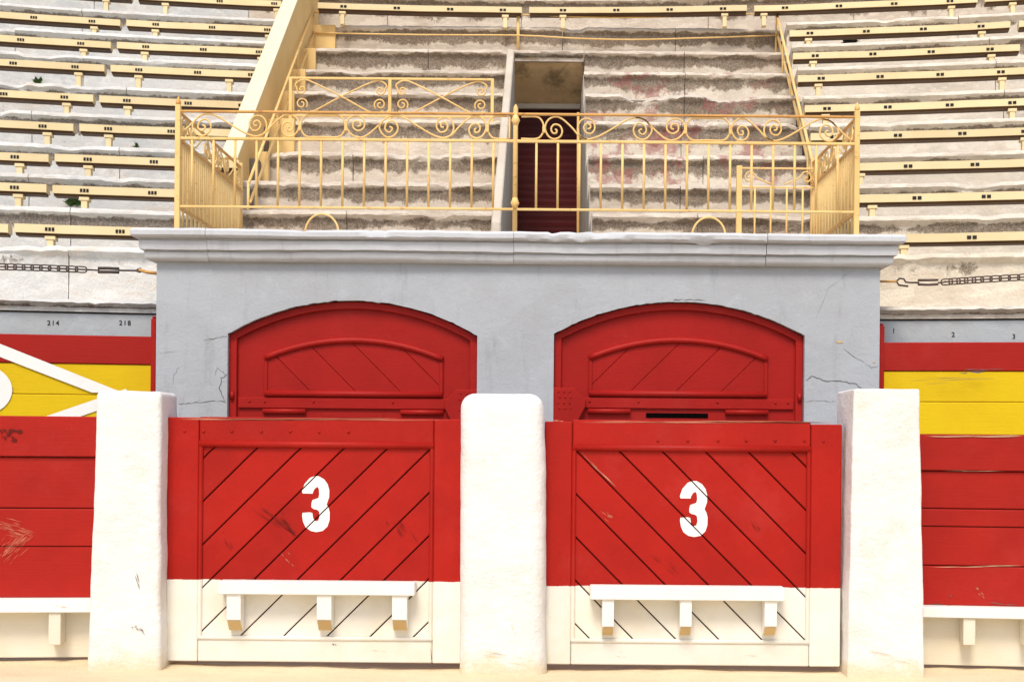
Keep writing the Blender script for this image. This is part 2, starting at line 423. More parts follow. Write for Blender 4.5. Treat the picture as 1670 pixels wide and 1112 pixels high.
for k in range(9, 12):
    ring_blocks(tu, lambda a: M['stone_l'] if a < -.12 else (M['stone_c'] if a < .16 else M['stone_r']), R[k], R[k+1], ang_at_x(-XW, R[k]), ang_at_x(XW, R[k]), ZS[k-1], ZS[k], (1.8,2.8))
ring_solid(tl, ang_at_x(-XW, R[3]), ang_at_x(XL_OUT-.05, R[8]), list(range(2, 9)))
ring_solid(tl, ang_at_x(-XW, R[3]), ang_at_x(BX0-.01, R[0]), [0,1])
ring_solid(tr, ang_at_x(XR(17.0)+.1, R[8]), ang_at_x(XW, R[3]), list(range(2, 9)))
ring_solid(tr, ang_at_x(BX1+.01, R[0]), ang_at_x(XW, R[3]), [0,1])
ring_solid(tu, ang_at_x(-XW, R[9]), ang_at_x(XW, R[9]), [9,10,11])

# centre steps (straight), split by the doorway
NC = [393,345,298,250,196,151,115,81,43]
DC = [11.95+.69*j for j in range(len(NC)+1)]; DC[-1] = 18.25
ZC = [HC+(720-n)*d/F for n, d in zip(NC, DC)]
DOOR_L, DOOR_R = -.45, .43
JL = DOOR_L-.09
for j in range(len(NC)):
    z0 = ZC[j-1] if j else 3.0
    D = DC[j]; spans = [(XL_IN+.004, JL-.004), (DOOR_R+.005, XR(D)-.01)]
    if j == 7: spans = [(XL_IN+.004, JL-.004), (DOOR_R+.03, XR(D)-.01), (JL, DOOR_R+.026)]
    if j > 7: spans = [(XL_IN+.004, DOOR_R-.25), (DOOR_R-.25, XR(D)-.01)]
    for si, (x0, x1) in enumerate(spans):
        nn = 2 if j % 2 else (2 if si else 1)
        if si == 2: nn = 1; z0 = ZC[7]-.11
        cuts = [x0] + sorted(x0+(x1-x0)*(i/nn+random.uniform(-.12,.12)) for i in range(1, nn)) + [x1]
        for a, b_ in zip(cuts, cuts[1:]):
            SEED[0] += 1
            mat = M['stone_cs'] if (si == 1 and j in (3,4,5,6)) else M['stone_c']
            step_block('step_block', mat, tc, lambda s, o, z, a=a, D=D: Vector((a+.004+s, D+o, z)), b_-a-.008, z0, ZC[j], DC[j+1]-D+.12, SEED[0]*.731, 1.3)
for x0, x1 in ((XL_IN+.01, JL-.02), (DOOR_R+.06, 3.1)):
    prof = []
    for j in range(len(NC)):
        prof += [(DC[j]+.1, (ZC[j-1] if j else 3.0)-.06), (DC[j]+.1, ZC[j]-.06)]
    prof += [(DC[-1]+.1, ZC[-1]-.06), (DC[-1]+.1, 2.9)]
    b = MB(); b.prism_x(prof, x0, x1); b.build('core', M['core'], tc)
# doorway: jamb walls, soffit, lintel, head, side floor
def jamb(x0, x1, up):
    prof = [(12.35, 2.95)]
    for j in range(7):
        if up: continue
        prof += [(DC[j]+.07, (ZC[j-1] if j else 3.0)-.03), (DC[j]+.07, ZC[j]-.03)]
    if up:
        zf = lambda d: ZC[1]+.05+(d-DC[1])*(ZC[6]-ZC[1])/(DC[6]-DC[1])
        prof += [(12.35, zf(12.35)), (DC[6]+.55, zf(DC[6]+.55)), (17.6, zf(DC[6]+.55))]
    else: prof += [(17.6, ZC[6]-.03)]
    prof += [(17.6, 2.95)]
    b = MB(); b.prism_x(prof, x0, x1); return b.build('jamb_wall', M['jamb'], tc, bevel=.012)
jamb(JL, DOOR_L, True); jamb(DOOR_R, DOOR_R+.05, False)
b = MB(); zf0 = P(890, 95, DC[7]+.02).z; zf1 = P(890, 172, 17.5).z
b.prism_x([(DC[7]+.06, zf0), (17.5, zf1), (17.5, zf1+.25), (DC[7]+.06, zf0+.02)], DOOR_L-.01, DOOR_R+.03); b.build('soffit', M['soffit'], tc)
b = MB(); b.box(DOOR_L, DOOR_R, 17.44, 17.5, zf1-.06, zf1+.01); b.build('door_head', M['jamb'], tc, bevel=.008)
sh = thing('roller_shutter', 'dark red slatted shutter closing the doorway in the stone steps', 'shutter', (0, 17.6, 3.1))
pitch = .098
for i in range(int((zf1-.06-3.1)/pitch)+1):
    z = 3.1+i*pitch; b = MB()
    b.prism_x([(17.545, z), (17.542, z+pitch*.5), (17.545, z+pitch*.97), (17.60, z+pitch*.96), (17.60, z)], DOOR_L-.03, DOOR_R+.03)
    b.build('slat', M['shutter'], sh)

# ------------------------------------------------------------------ perimeter walls of the alley
for side, lab, (xa, xb) in ((-1, 'grey rendered alley wall left of the balcony with painted seat numbers', (-8.5, BX0+.03)), (1, 'grey rendered alley wall right of the balcony with painted seat numbers', (BX1-.03, 8.5))):
    t = thing('alley_wall', lab, 'wall', ((xa+xb)/2, 10.9, 0), 'alley walls')
    ring_blocks(t, M['stone_l' if side < 0 else 'stone_r'], R_COP, R[0], ang_at_x(xa, R_COP), ang_at_x(xb, R_COP), Z_COP-.075, Z_COP, (2.0,3.2), lip=.06, name='coping_block')
    b = MB(); n = 30; vs = []; fs = []
    a0, a1 = ang_at_x(xa, R_COP), ang_at_x(xb, R_COP)
    for i in range(n+1):
        a = a0+(a1-a0)*i/n
        vs += [rp(R_COP+.075, a, -.05), rp(R_COP+.075, a, Z_COP-.12), rp(R_COP+.5, a, Z_COP-.12), rp(R_COP+.5, a, -.05)]
    for i in range(n):
        for j in range(4): fs.append((i*4+j, i*4+4+j, i*4+4+(j+1) % 4, i*4+(j+1) % 4))
    fs += [(0,1,2,3), (n*4, n*4+1, n*4+2, n*4+3)]
    b.add(vs, fs); sm(b.build('wall', M['wall_grey'], t))
    nums = [('214', 85, 527), ('218', 202, 527)] if side < 0 else [('1', 1456, 540), ('2', 1553, 546), ('3', 1652, 549)]
    for txt, px, py in nums:
        a = on_ring(px, R_COP+.07); p = rp(R_COP+.072, a, 0); z = P(px, py, p.y).z
        cu = bpy.data.curves.new('n', 'FONT'); cu.body = txt; cu.size = .056; cu.align_x = 'CENTER'; cu.align_y = 'CENTER'; cu.space_character = 1.25; cu.offset = .001
        to = bpy.data.objects.new('n', cu); COL.objects.link(to)
        me = bpy.data.meshes.new_from_object(to.evaluated_get(bpy.context.evaluated_depsgraph_get())); bpy.data.objects.remove(to)
        me.transform(Matrix.Translation((p.x, p.y, z)) @ Matrix.Rotation(-a, 4, 'Z') @ Matrix.Rotation(math.radians(90), 4, 'X'))
        me.materials.append(M['black']); link(bpy.data.objects.new('painted_number', me), t)

# ------------------------------------------------------------------ balcony block
YB = 10.4
bb = thing('balcony_block', 'grey rendered block with moulded cornice and two arched red doors', 'balcony', ((BX0+BX1)/2, YB, 0))
ZTOP = 3.12; ZW = P(890, 431, YB).z
def arch_fn(xl, xr, zs, za):
    c = (xl+xr)/2; h = (xr-xl)/2; s_ = za-zs; Rr = (h*h+s_*s_)/(2*s_)
    return lambda x: za-Rr+math.sqrt(max(0, Rr*Rr-(x-c)**2))
doors = []
for (pl, pr, ps, pa) in ((371, 778, 546, 490), (903, 1312, 546, 492)):
    xl, xr = P(pl, 600, YB).x, P(pr, 600, YB).x; m_ = (pl+pr)/2
    zs = P(m_, ps, YB).z; za = P(m_, pa, YB).z
    doors.append((xl, xr, zs, za, arch_fn(xl, xr, zs, za)))
def block_wall():
    b = MB(); vs = []; fs = []
    YBK = 12.55
    def quad(a, b_, c, d): b.add([a, b_, c, d], [(0,1,2,3)])
    def col(x0, x1, z00, z01, z1): quad((x0,YB,z00),(x1,YB,z01),(x1,YB,z1),(x0,YB,z1))
    edges = [BX0]+[v for d in doors for v in d[:2]]+[BX1]
    for i in range(0, len(edges), 2): col(edges[i], edges[i+1], -.05, -.05, ZW)
    dep = .16
    for di, (xl, xr, zs, za, fn) in enumerate(doors):
        n = 70; wob = lambda x: .006*nz(x*9, di)+.007*nz(x*23, di+4)
        zz = [(xl+(xr-xl)*i/n) for i in range(n+1)]
        for x0, x1 in zip(zz, zz[1:]):
            a, c = fn(x0)+wob(x0), fn(x1)+wob(x1)
            col(x0, x1, a, c, ZW); quad((x0,YB,a),(x1,YB,c),(x1,YB+dep,c),(x0,YB+dep,a))
        for x in (xl, xr): quad((x,YB,-.05),(x,YB+dep,-.05),(x,YB+dep,fn(x)),(x,YB,fn(x)))
    for x in (BX0, BX1): quad((x,YB,-.05),(x,YBK,-.05),(x,YBK,ZW),(x,YB,ZW))
    return b.build('wall', M['grey'], bb)
block_wall()
b = MB(); b.box(BX0+.02, BX1-.02, YB+.05, 12.6, ZW-.05, ZTOP-.02); b.build('floor_slab', M['cornice'], bb)
b = MB(); b.box(BX0+.02, BX1-.02, YB+.45, YB+.5, 0, ZW-.05); b.build('back_panel', M['core'], bb)
# cornice: profile swept round three sides, cut into blocks at the joints
CH = ZTOP-ZW
CPROF = [(0,ZW-.004),(.050,ZW-.002),(.068,ZW+.010),(.078,ZW+.030),(.082,ZW+.062),(.066,ZW+.068),(.066,ZW+.074),(.108,ZW+.080),(.112,ZW+.105),(.112,ZW+.150),(.094,ZW+.156),(.094,ZW+.162),(.150,ZW+.170),(.164,ZW+.185),(.166,ZTOP-.02),(.148,ZTOP),(-.35,ZTOP+.002)]
def cornice(pts, seed, name='cornice_block'):
    """pts: list of (x, y, nx, ny) along the wall line with outward mitred normal"""
    vs = []; fs = []; m = len(CPROF)
    for i, (x, y, nx, ny) in enumerate(pts):
        for j, (o, z) in enumerate(CPROF):
            q = nz(x*1.7+seed, y*1.7, j*.12)*.011+nz(x*7+seed, y*7, j*.2)*.005
            ch = nz(x*2.3+seed*3, j*.15, y)+.3*nz(x*11, j*.2, seed)
            if 11 < j < m-1 and ch > .42: q -= (ch-.42)*.12
            if j == m-1: q = 0
            oo = o+q*.7; vs.append((x+nx*oo, y+ny*oo, z+(q*.6 if 0 < j < m-1 else 0)))
    for i in range(len(pts)-1):
        for j in range(m): fs.append((i*m+j, (i+1)*m+j, (i+1)*m+(j+1) % m, i*m+(j+1) % m))
    fs += [tuple(range(m)), tuple(range((len(pts)-1)*m, len(pts)*m))]
    b = MB(); b.add(vs, fs); return sm(b.build(name, M['cornice'], bb), 35)
def line(x0, x1, n): return [(x0+(x1-x0)*i/n, YB, 0, -1) for i in range(n+1)]
cut = [P(px, 400, YB-.1).x for px in (338, 838, 1250)]
sideL = [(BX0, 12.5-i*.2, -1, 0) for i in range(11)]; sideR = [(BX1, 10.5+i*.2, 1, 0) for i in range(11)]
cornice(sideL+[(BX0, YB, -1, -1)]+line(BX0+.12, cut[0]-.0015, 8), 1)
cornice(line(cut[0]+.0015, cut[1]-.0015, 60), 5); cornice(line(cut[1]+.0015, cut[2]-.0025, 60), 9)
cornice(line(cut[2]+.0025, BX1-.12, 18)+[(BX1, YB, 1, -1)]+sideR, 14)
# cracks and chips in the render
def crack(pts, D, wd, parent, name='crack'):
    b = MB(); pp = []
    for i in range(len(pts)-1):
        a, c = pts[i], pts[i+1]; n = 5
        for k in range(n): t = k/n; pp.append((a[0]+(c[0]-a[0])*t+random.uniform(-1.3,1.3), a[1]+(c[1]-a[1])*t+random.uniform(-1.3,1.3)))
    pp.append(pts[-1]); wp = [P(x, y, D-.0025) for x, y in pp]; vs = []; fs = []
    for i, p in enumerate(wp):
        d = (wp[min(i+1,len(wp)-1)]-wp[max(i-1,0)]).normalized(); nrm = Vector((-d.z, 0, d.x))
        ww = wd*.5*(.25+.9*random.random())*(1 if 0 < i < len(wp)-1 else .2); vs += [p+nrm*ww, p-nrm*ww]
    for i in range(len(wp)-1): fs.append((2*i, 2*i+1, 2*i+3, 2*i+2))
    b.add(vs, fs); return b.build(name, M['crack'], parent)
for pts, wd in (([(1314,620),(1325,612),(1345,621),(1370,622),(1395,625),(1408,634)], .006), ([(1372,567),(1400,585),(1422,600),(1433,596)], .003),
                ([(372,610),(361,617),(358,636),(367,655),(345,654),(312,657),(290,658)], .006), ([(371,547),(362,549),(352,551),(330,555)], .004),
                ([(292,597),(284,612),(281,628)], .003), ([(1150,490),(1120,488),(1098,490)], .007), ([(1312,655),(1340,653),(1364,655)], .003),
                ([(1415,400),(1390,440),(1350,470),(1330,520)], .0015), ([(368,612),(355,600),(349,612)], .004), ([(260,575),(300,572)], .002)):
    crack(pts, YB, wd, bb)
for (px, py, s_) in ((1369, 557, .028), (1425, 590, .012)):
    b = MB(); p = P(px, py, YB); b.add([(p.x-s_, YB-.004, p.z), (p.x-s_*.3, YB-.004, p.z-s_*.5), (p.x+s_*1.1, YB-.004, p.z-s_*.2), (p.x+s_*.4, YB-.004, p.z+s_*.4)], [(0,1,2,3)]); b.build('plaster_chip', M['shade_and_chip_tan'], bb)

# ------------------------------------------------------------------ arched doors
def arc_path(xl, xr, zlow, fn, n=40):
    return [(xl, zlow)]+[(xl+(xr-xl)*i/n, fn(xl+(xr-xl)*i/n)) for i in range(n+1)]+[(xr, zlow)]
def make_door(idx, px0, mirror):
    xl, xr, zs, za, fn = doors[idx]; S = YB/F
    YD = YB+.085
    q = lambda px, py: XZ(px, py, YB)
    leafp = arc_path(xl+.004, xr-.004, .02, lambda x: fn(x)-.012)
    b = MB(); b.prism(list(reversed(leafp)), YD, YD+.06); leaf = b.build('door', M['door_red'], bb)
    leaf['label'] = 'red arched plank door behind the %s numbered gate' % ('left' if idx == 0 else 'right')
    fw = .062
    fi = arch_fn(xl+fw, xr-fw, zs-fw*.55, za-fw)
    outer = arc_path(xl+.003, xr-.003, .02, lambda x: fn(x)-.006); inner = arc_path(xl+fw, xr-fw, .02, fi)
    b = MB(); b.band(outer, inner, YD-.035, YD-.001); b.build('frame', M['door_red'], leaf, bevel=.004)
    # panel with arched moulding
    cxp = (xl+xr)/2; pxl, pxr = cxp-146*S, cxp+146*S
    zb = q(px0, 642)[1]; zp = q(px0, 584)[1]; zt = q(px0, 554)[1]; pf = arch_fn(pxl, pxr, zp, zt)
    poly = [(pxl+.02, zb), (pxr-.02, zb)]+[(x, pf(x)) for x in [pxr-.02-(pxr-pxl-.04)*i/16 for i in range(17)]]
    dsl = 1 if mirror else -1      # direction of the boards
    nx, nzv = (-dsl/math.sqrt(2), 1/math.sqrt(2)); wv = 72*S/math.sqrt(2)*1.03; c0 = nx*cxp+nzv*zb
    for i in range(-6, 7):
        lo, hi = c0+(i+.1)*wv, c0+(i+1.1)*wv
        pl = clip(clip(poly, nx, nzv, hi-.0015), -nx, -nzv, -lo-.0015)
        if len(pl) > 2:
            b = MB(); b.prism(pl, YD-.010-.0012*(i % 3), YD-.0005); b.build('panel_board', M['door_red'], leaf, bevel=.003)
    ap = [(pxl+(pxr-pxl)*i/24, pf(pxl+(pxr-pxl)*i/24)) for i in range(25)]
    b = MB(); b.tube([(x, YD-.014, z) for x, z in ap], .026, 8); b.build('molding', M['door_red'], leaf, smooth=True)
    b = MB(); b.tube([(pxl, YD-.014, zb), (pxr, YD-.014, zb)], .026, 8); b.build('molding', M['door_red'], leaf, smooth=True)
    for x in (pxl+.01, pxr-.01):
        b = MB(); b.box(x-.016, x+.016, YD-.022, YD-.001, zb, pf(x)-.005); b.build('molding', M['door_red'], leaf, bevel=.006)
    zr = q(px0, 666)[1]
    b = MB(); b.box(xl+fw+.01, xr-fw-.01, YD-.022, YD-.001, zr, zb-.035); b.build('lock_rail', M['door_red'], leaf, bevel=.004)
    for dx in (-170,-145,-65,65,160,180):
        b = MB(); b.dome((cxp+dx*S*(1 if not mirror else 1), YD-.021, q(px0, 655)[1]), .010, .012); b.build('bolt', M['door_red'], leaf, smooth=True)
    for a, c in ((-148,-78),(78,148)):
        b = MB(); b.tube([(cxp+a*S, YD-.02, zr-.025), (cxp+c*S, YD-.02, zr-.025)], .022, 8); b.build('lower_molding', M['door_red'], leaf, smooth=True)
    b = MB(); b.box(cxp-52*S, cxp+50*S, YD-.006, YD-.001, zr-.075, zr-.036); b.build('lower_plate_slot', M['void' if mirror else 'door_red'], leaf, bevel=.004)  # on the right door a black plate paints the dark of a recess
    # corner strap plate next to the middle post
    sg = -1 if mirror else 1; xe = xl if mirror else xr
    pl = [(xe+sg*.002, zb-.25), (xe+sg*.002, q(px0, 634)[1]), (xe-sg*.17, q(px0, 634)[1]), (xe-sg*.26, q(px0, 652)[1]), (xe-sg*.26, q(px0, 664)[1]), (xe-sg*.19, zb-.25)]
    if sg > 0: pl = pl[::-1]
    b = MB(); b.prism(pl, YD-.075, YD-.036); strap = b.build('strap_plate', M['door_red'], leaf, bevel=.006)
    for i in range(4):
        for j in range(3):
            b = MB(); b.dome((xe-sg*(.04+.045*j+.01*(i % 2)), YD-.074, q(px0, 640)[1]-.045*i), .009, .008, 6); b.build('rivet', M['door_red'], leaf, smooth=True)
    # hinge on the outer jamb
    xo = xr-.03 if mirror else xl+.03
    b = MB(); b.tube([(xo, YD-.045, q(px0, 652)[1]), (xo, YD-.045, q(px0, 640)[1])], .016, 8); b.build('hinge', M['door_red'], leaf, smooth=True)
make_door(0, 575, False); make_door(1, 1108, True)

# ------------------------------------------------------------------ barrier gates
YG = 8.2
THREE = [(190,345),(225,245),(300,160),(370,135),(425,138),(500,180),(550,250),(572,330),(570,430),(535,530),(560,575),(577,640),(575,750),(545,840),(480,900),(390,917),(310,900),(240,850),(205,770),(192,690),(197,648),(300,640),(335,650),(345,720),(375,765),(420,755),(435,700),(430,630),(400,605),(350,595),(322,570),(322,520),(335,470),(380,455),(420,440),(432,390),(425,310),(405,285),(370,310),(350,345),(340,380),(200,378)]
def gate_mat(z):
    return painted_wood('gate_two_tone_paint', RED, RED2, grain=(3,1,3), lower=(.75,.72,.65), zsplit=z, chips=.72, vary=.07)
def make_gate(pl, pr, pt, ps, label, slant, sy, ledge, brk, bolts, number, seam):
    pm = (pl+pr)/2
    q = lambda px, py, D=YG: XZ(px, py, D)
    x0, x1 = q(pl, 850)[0], q(pr, 850)[0]; zt = q(pm, pt)[1]; zsp = q(pm, ps)[1]
    gm = gate_mat(zsp)
    g = thing('barrier_gate', label, 'gate', ((x0+x1)/2, YG, 0), 'numbered gates')
    zb0 = .034
    px_l, px_r, zpt, zpb = q(sy[0], 850)[0], q(sy[1], 850)[0], q(pm, sy[2])[1], q(pm, sy[3])[1]
    b = MB(); b.box(x0+.02, x1-.02, YG+.028, YG+.06, zb0+.02, zt-.02); b.build('backing', M['groove'], g)
    b = MB(); b.box(x0, px_l-.003, YG, YG+.09, zb0, zt-(.004 if slant > 0 else .012)); b.build('stile', gm, g, bevel=.006)
    b = MB(); b.box(px_r+.003, x1, YG, YG+.09, zb0, zt-(.002 if slant > 0 else .016)); b.build('stile', gm, g, bevel=.006)
    b = MB(); b.box(px_l, px_r, YG+.002, YG+.09, zpt+.002, zt); b.build('top_rail', gm, g, bevel=.006)
    b = MB(); b.box(px_l, px_r, YG+.002, YG+.09, zb0, zpb-.002); b.build('bottom_rail', gm, g, bevel=.006)
    poly = [(px_l+.02, zpb+.02), (px_r-.02, zpb+.02), (px_r-.02, zpt-.03), (px_l+.02, zpt-.03)]
    s2 = math.sqrt(2); wv = 70.5*YG/F/s2
    nx, nzv = (-slant/s2, 1/s2)
    # boards run along the direction (1, slant); reference groove through one panel corner
    cx_, cz_ = (px_r-.024, zpt-.035) if slant > 0 else (px_l-.01, zpt+.0)
    c0 = nx*cx_+nzv*cz_
    strips = []
    for i in range(-12, 12):
        lo, hi = c0+i*wv, c0+(i+1)*wv
        pl_ = clip(clip(poly, nx, nzv, hi-.0042), -nx, -nzv, -lo-.0042)
        if len(pl_) > 2 and abs(sum(pl_[k][0]*pl_[(k+1) % len(pl_)][1]-pl_[(k+1) % len(pl_)][0]*pl_[k][1] for k in range(len(pl_)))) > .0008:
            dd = .0025*random.random(); strips.append((lo, hi, dd))
            b = MB(); b.prism(pl_, YG+.010+dd, YG+.0285); b.build('panel_board', gm, g, bevel=.004)
    # mouldings
    for pts, rr, nm in (([(px_l, zpt-.012), (px_r, zpt-.012)], .023, 'molding'), ([(px_l, zpb+.008), (px_r, zpb+.008)], .016, 'molding')):
        b = MB(); b.tube([(x, YG+.008, z) for x, z in pts], rr, 8); b.build(nm, gm, g, smooth=True)
    for x in (px_l+.010, px_r-.010):
        b = MB(); b.box(x-.013, x+.013, YG-.006, YG+.02, zpb, zpt); b.build('molding', gm, g, bevel=.008)
    for bx_, by_ in bolts:
        x, z = q(bx_, by_); b = MB(); b.dome((x, YG+.002, z), .010, .010); b.build('bolt', gm, g, smooth=True)
    # painted figure, broken at the grooves
    nx0, ny0, mir = number
    pts = [(nx0+(u-190)/8.55, ny0+(v-135)/8.55) for u, v in THREE]
    pw = [q(a, c, YG) for a, c in pts]
    bm_all = MB()
    for lo, hi, dd in strips:
        bm = bmesh.new(); vv = [bm.verts.new((x, 0, z)) for x, z in pw]
        for tri in tessellate_polygon([[Vector((x, z, 0)) for x, z in pw]]): bm.faces.new([vv[i] for i in tri])
        for d, sg in ((hi-.004, 1), (lo+.004, -1)):
            bmesh.ops.bisect_plane(bm, geom=bm.verts[:]+bm.edges[:]+bm.faces[:], plane_co=Vector((nx*d, 0, nzv*d)), plane_no=Vector((nx*sg, 0, nzv*sg)), clear_outer=True)
        if bm.faces:
            bm.verts.index_update()
            bm_all.add([(v.co.x, YG+.010+dd-.0015, v.co.z) for v in bm.verts], [tuple(v.index for v in f.verts) for f in bm.faces])
        bm.free()
    bm_all.build('painted_number', M['sign_white'], g)
    # step ledge on brackets
    la, lb_, lt, lbm = ledge; dep = .115
    xa, xb = q(la, lt, YG-dep)[0], q(lb_, lt, YG-dep)[0]; z1, z0 = q(pm, lt, YG-dep)[1], q(pm, lbm, YG-dep)[1]
    b = MB(); b.box(xa, xb, YG-dep, YG+.008, z0, z1); lg = b.build('ledge', M['white_paint'], g, bevel=.005)
    for ba, bb_, bt, bf in brk:
        xa, xb = q(ba, bt, YG-.1)[0], q(bb_, bt, YG-.1)[0]; zc = q((ba+bb_)/2, bf, YG-.1)[1]; ze = q((ba+bb_)/2, bt, YG-.06)[1]
        xa2, xb2 = min(xa, xb), max(xa, xb)
        b = MB(); b.prism_x([(YG-.10, z0-.001), (YG+.008, z0-.001), (YG+.008, ze), (YG-.03, ze), (YG-.095, zc)], xa2, xb2)
        br = b.build('bracket', M['white_paint'], lg, bevel=.002)
        y0_, z0_, y1_, z1_ = YG-.095, zc, YG-.03, ze
        b = MB(); n_ = Vector((0, -(z0_-z1_), -(y1_-y0_))).normalized()*.003
        b.add([(xa2+.004, y0_+.004+n_.y, z0_-.004+n_.z), (xb2-.004, y0_+.004+n_.y, z0_-.004+n_.z), (xb2-.004, y1_-.002+n_.y, z1_+.002+n_.z), (xa2+.004, y1_-.002+n_.y, z1_+.002+n_.z)], [(0,1,2,3)])
        b.build('bracket_end_shade', M['shade_and_chip_tan'], lg)  # tan paints the dimmer light on the down-facing chamfer
    return g
make_gate(272, 753, 681, 945.5, 'red and cream plank gate numbered 3 with boards rising to the right', 1, (324, 706, 722, 1043), (355, 676, 949, 970),
          [(369,392,1028,1010),(516,540,1028,1010),(639,663,1028,1010)], [(301,703),(332,703),(378,703),(426,703),(473,703),(520,704),(568,704)], (492, 776, False), None)
make_gate(887, 1372, 686, 956, 'red and cream plank gate numbered 3 with boards falling to the right', -1, (933, 1321, 728, 1048), (963, 1281, 957, 979),
          [(982,1001,1036,1021),(1109,1128,1036,1021),(1247,1267,1036,1021)], [(1073,718),(1122,718),(1171,718),(1217,718),(1264,718),(1312,718),(1343,719)], (1109, 784, False), None)

# ------------------------------------------------------------------ white posts
def make_post(x0t, x1t, x0b, x1b, zt, y0, y1, rnd, label, seed):
    h = zt+.06
    def axis(a, c, n, r0, r1):
        t = [a]
        if r0: t += [a+r0*f for f in (.12,.3,.55,.8)]
        t += [a+r0+(c-a-r0-r1)*i/n for i in range(n+1)] if r0 else [a+(c-a-r1)*i/n for i in range(1, n+1)]
        t += [c-r1*f for f in (.8,.55,.3,.12)]+[c]
        return t
    us = axis(0, 1, 8, rnd/(x1t-x0t), rnd/(x1t-x0t)); ts = axis(y0, y1, 5, rnd, rnd); zs_ = axis(-.06, zt, 34, 0, rnd)
    bm = bmesh.new(); cache = {}
    def vert(i, j, k):
        if (i, j, k) in cache: return cache[(i, j, k)]
        u, y, z = us[i], ts[j], zs_[k]; f = (z+.06)/h
        xa = x0b+(x0t-x0b)*f; xb = x1b+(x1t-x1b)*f; p = Vector((xa+(xb-xa)*u, y, z))
        c = Vector((min(max(p.x, xa+rnd), xb-rnd), min(max(p.y, y0+rnd), y1-rnd), min(p.z, zt-rnd))); d = p-c
        if d.length > 1e-6: p = c+d.normalized()*max(abs(d.x), abs(d.y), abs(d.z))
        q = p*2.0
        p.x += .011*nz(q.x+seed, q.y, q.z)+.004*nz(q.z*4.5, seed, q.x*3)
        p.y += .008*nz(q.x, q.y+seed, q.z)+.003*nz(q.x*5, q.y, q.z*5+seed); p.z += .005*nz(q.x*2.5, seed, q.y*2.5)
        cache[(i, j, k)] = bm.verts.new(p); return cache[(i, j, k)]
    I, J, K = len(us)-1, len(ts)-1, len(zs_)-1
    for i in range(I):
        for k in range(K):
            for j in (0, J): bm.faces.new([vert(i,j,k), vert(i+1,j,k), vert(i+1,j,k+1), vert(i,j,k+1)])
        for j in range(J): bm.faces.new([vert(i,j,K), vert(i+1,j,K), vert(i+1,j+1,K), vert(i,j+1,K)])
    for j in range(J):
        for k in range(K):
            for i in (0, I): bm.faces.new([vert(i,j,k), vert(i,j+1,k), vert(i,j+1,k+1), vert(i,j,k+1)])
    bmesh.ops.recalc_face_normals(bm, faces=bm.faces)
    me = bpy.data.meshes.new('gate_post'); bm.to_mesh(me); bm.free()
    me.polygons.foreach_set('use_smooth', [True]*len(me.polygons)); me.materials.append(M['post'])
    o = link(bpy.data.objects.new('gate_post', me)); tag(o, label, 'post', 'white gate posts')
yp = 8.05
X_ = lambda px, py: P(px, py, yp).x
make_post(X_(156,640), X_(262,640), X_(140,1080), X_(262,1080), P(210,637,yp).z, yp, yp+.40, .035, 'whitewashed masonry post left of both numbered gates', 3)
make_post(X_(750,650), X_(889,650), X_(748,1085), X_(891,1085), P(820,641,yp).z, yp, yp+.40, .095, 'whitewashed round-shouldered masonry post between the two numbered gates', 8)
make_post(X_(1393,640), X_(1500,640), X_(1381,1085), X_(1509,1085), P(1440,634,yp).z, yp, yp+.46, .016, 'sharp-edged whitewashed masonry post right of both numbered gates', 15)

# ------------------------------------------------------------------ side barriers
def side_barrier(label, side, xin, zs_px, pref, ledge_px, brks, zbot):
    """straight plank run leaving the post, turned slightly along the ring"""
    y_in = 8.38; t = thing('barrier_fence', label, 'fence', (xin, y_in, 0), 'plank barriers beside the gates')
    ang = math.radians(5)*side
    Mx = Matrix.Translation((xin, y_in, 0)) @ Matrix.Rotation(-ang, 4, 'Z')
    L = 3.4
    def box(u0, u1, y0, y1, z0, z1, name, mat, bev=.004, par=t):
        b = MB(); b.box(min(u0*side, u1*side), max(u0*side, u1*side), y0, y1, z0, z1)
        b.v = [tuple(Mx @ Vector(v)) for v in b.v]; return b.build(name, mat, par, bevel=bev)
    zz = [P(pref, y, 8.36).z for y in zs_px]
    for i in range(len(zz)-1):
        pr = [0, .012, .006, .010, .004, .008][i % 6]
        if i == 0: pr = -.008
        box(0, L, pr, .05+pr*.2, zz[i+1]+.003, zz[i]-.002, 'plank', M['fence_red'], .006)
    box(0, L, .02, .06, zbot, zz[-1]-.002, 'base_board', M['cream_paint'], .004)
    box(0, L, .055, .075, .05, zz[0]-.05, 'backing', M['core'])
    l1, l0 = P(pref, ledge_px[0], 8.27).z, P(pref, ledge_px[1], 8.27).z
    lg = box(0, L, -.11, .019, l0, l1, 'ledge', M['white_paint'], .005)
    for px in brks:
        x = P(px, 1020, 8.3).x; u = abs(x-xin)
        zb_ = P(px, 1050, 8.3).z
        box(u-.038, u+.038, -.095, .019, zb_, l0-.001, 'bracket', M['cream_paint'], .004, lg)
side_barrier('red plank barrier with white ledge left of the whitewashed posts', -1, P(152, 800, 8.3).x, [678,745,829,891,975], 75, (977, 998), [90, -90, -270], .02)
side_barrier('red plank barrier with white ledge right of the whitewashed posts', 1, P(1500, 800, 8.3).x, [708,768,830,859,923,988], 1585, (990, 1007), [1580, 1676, 1860], .02)

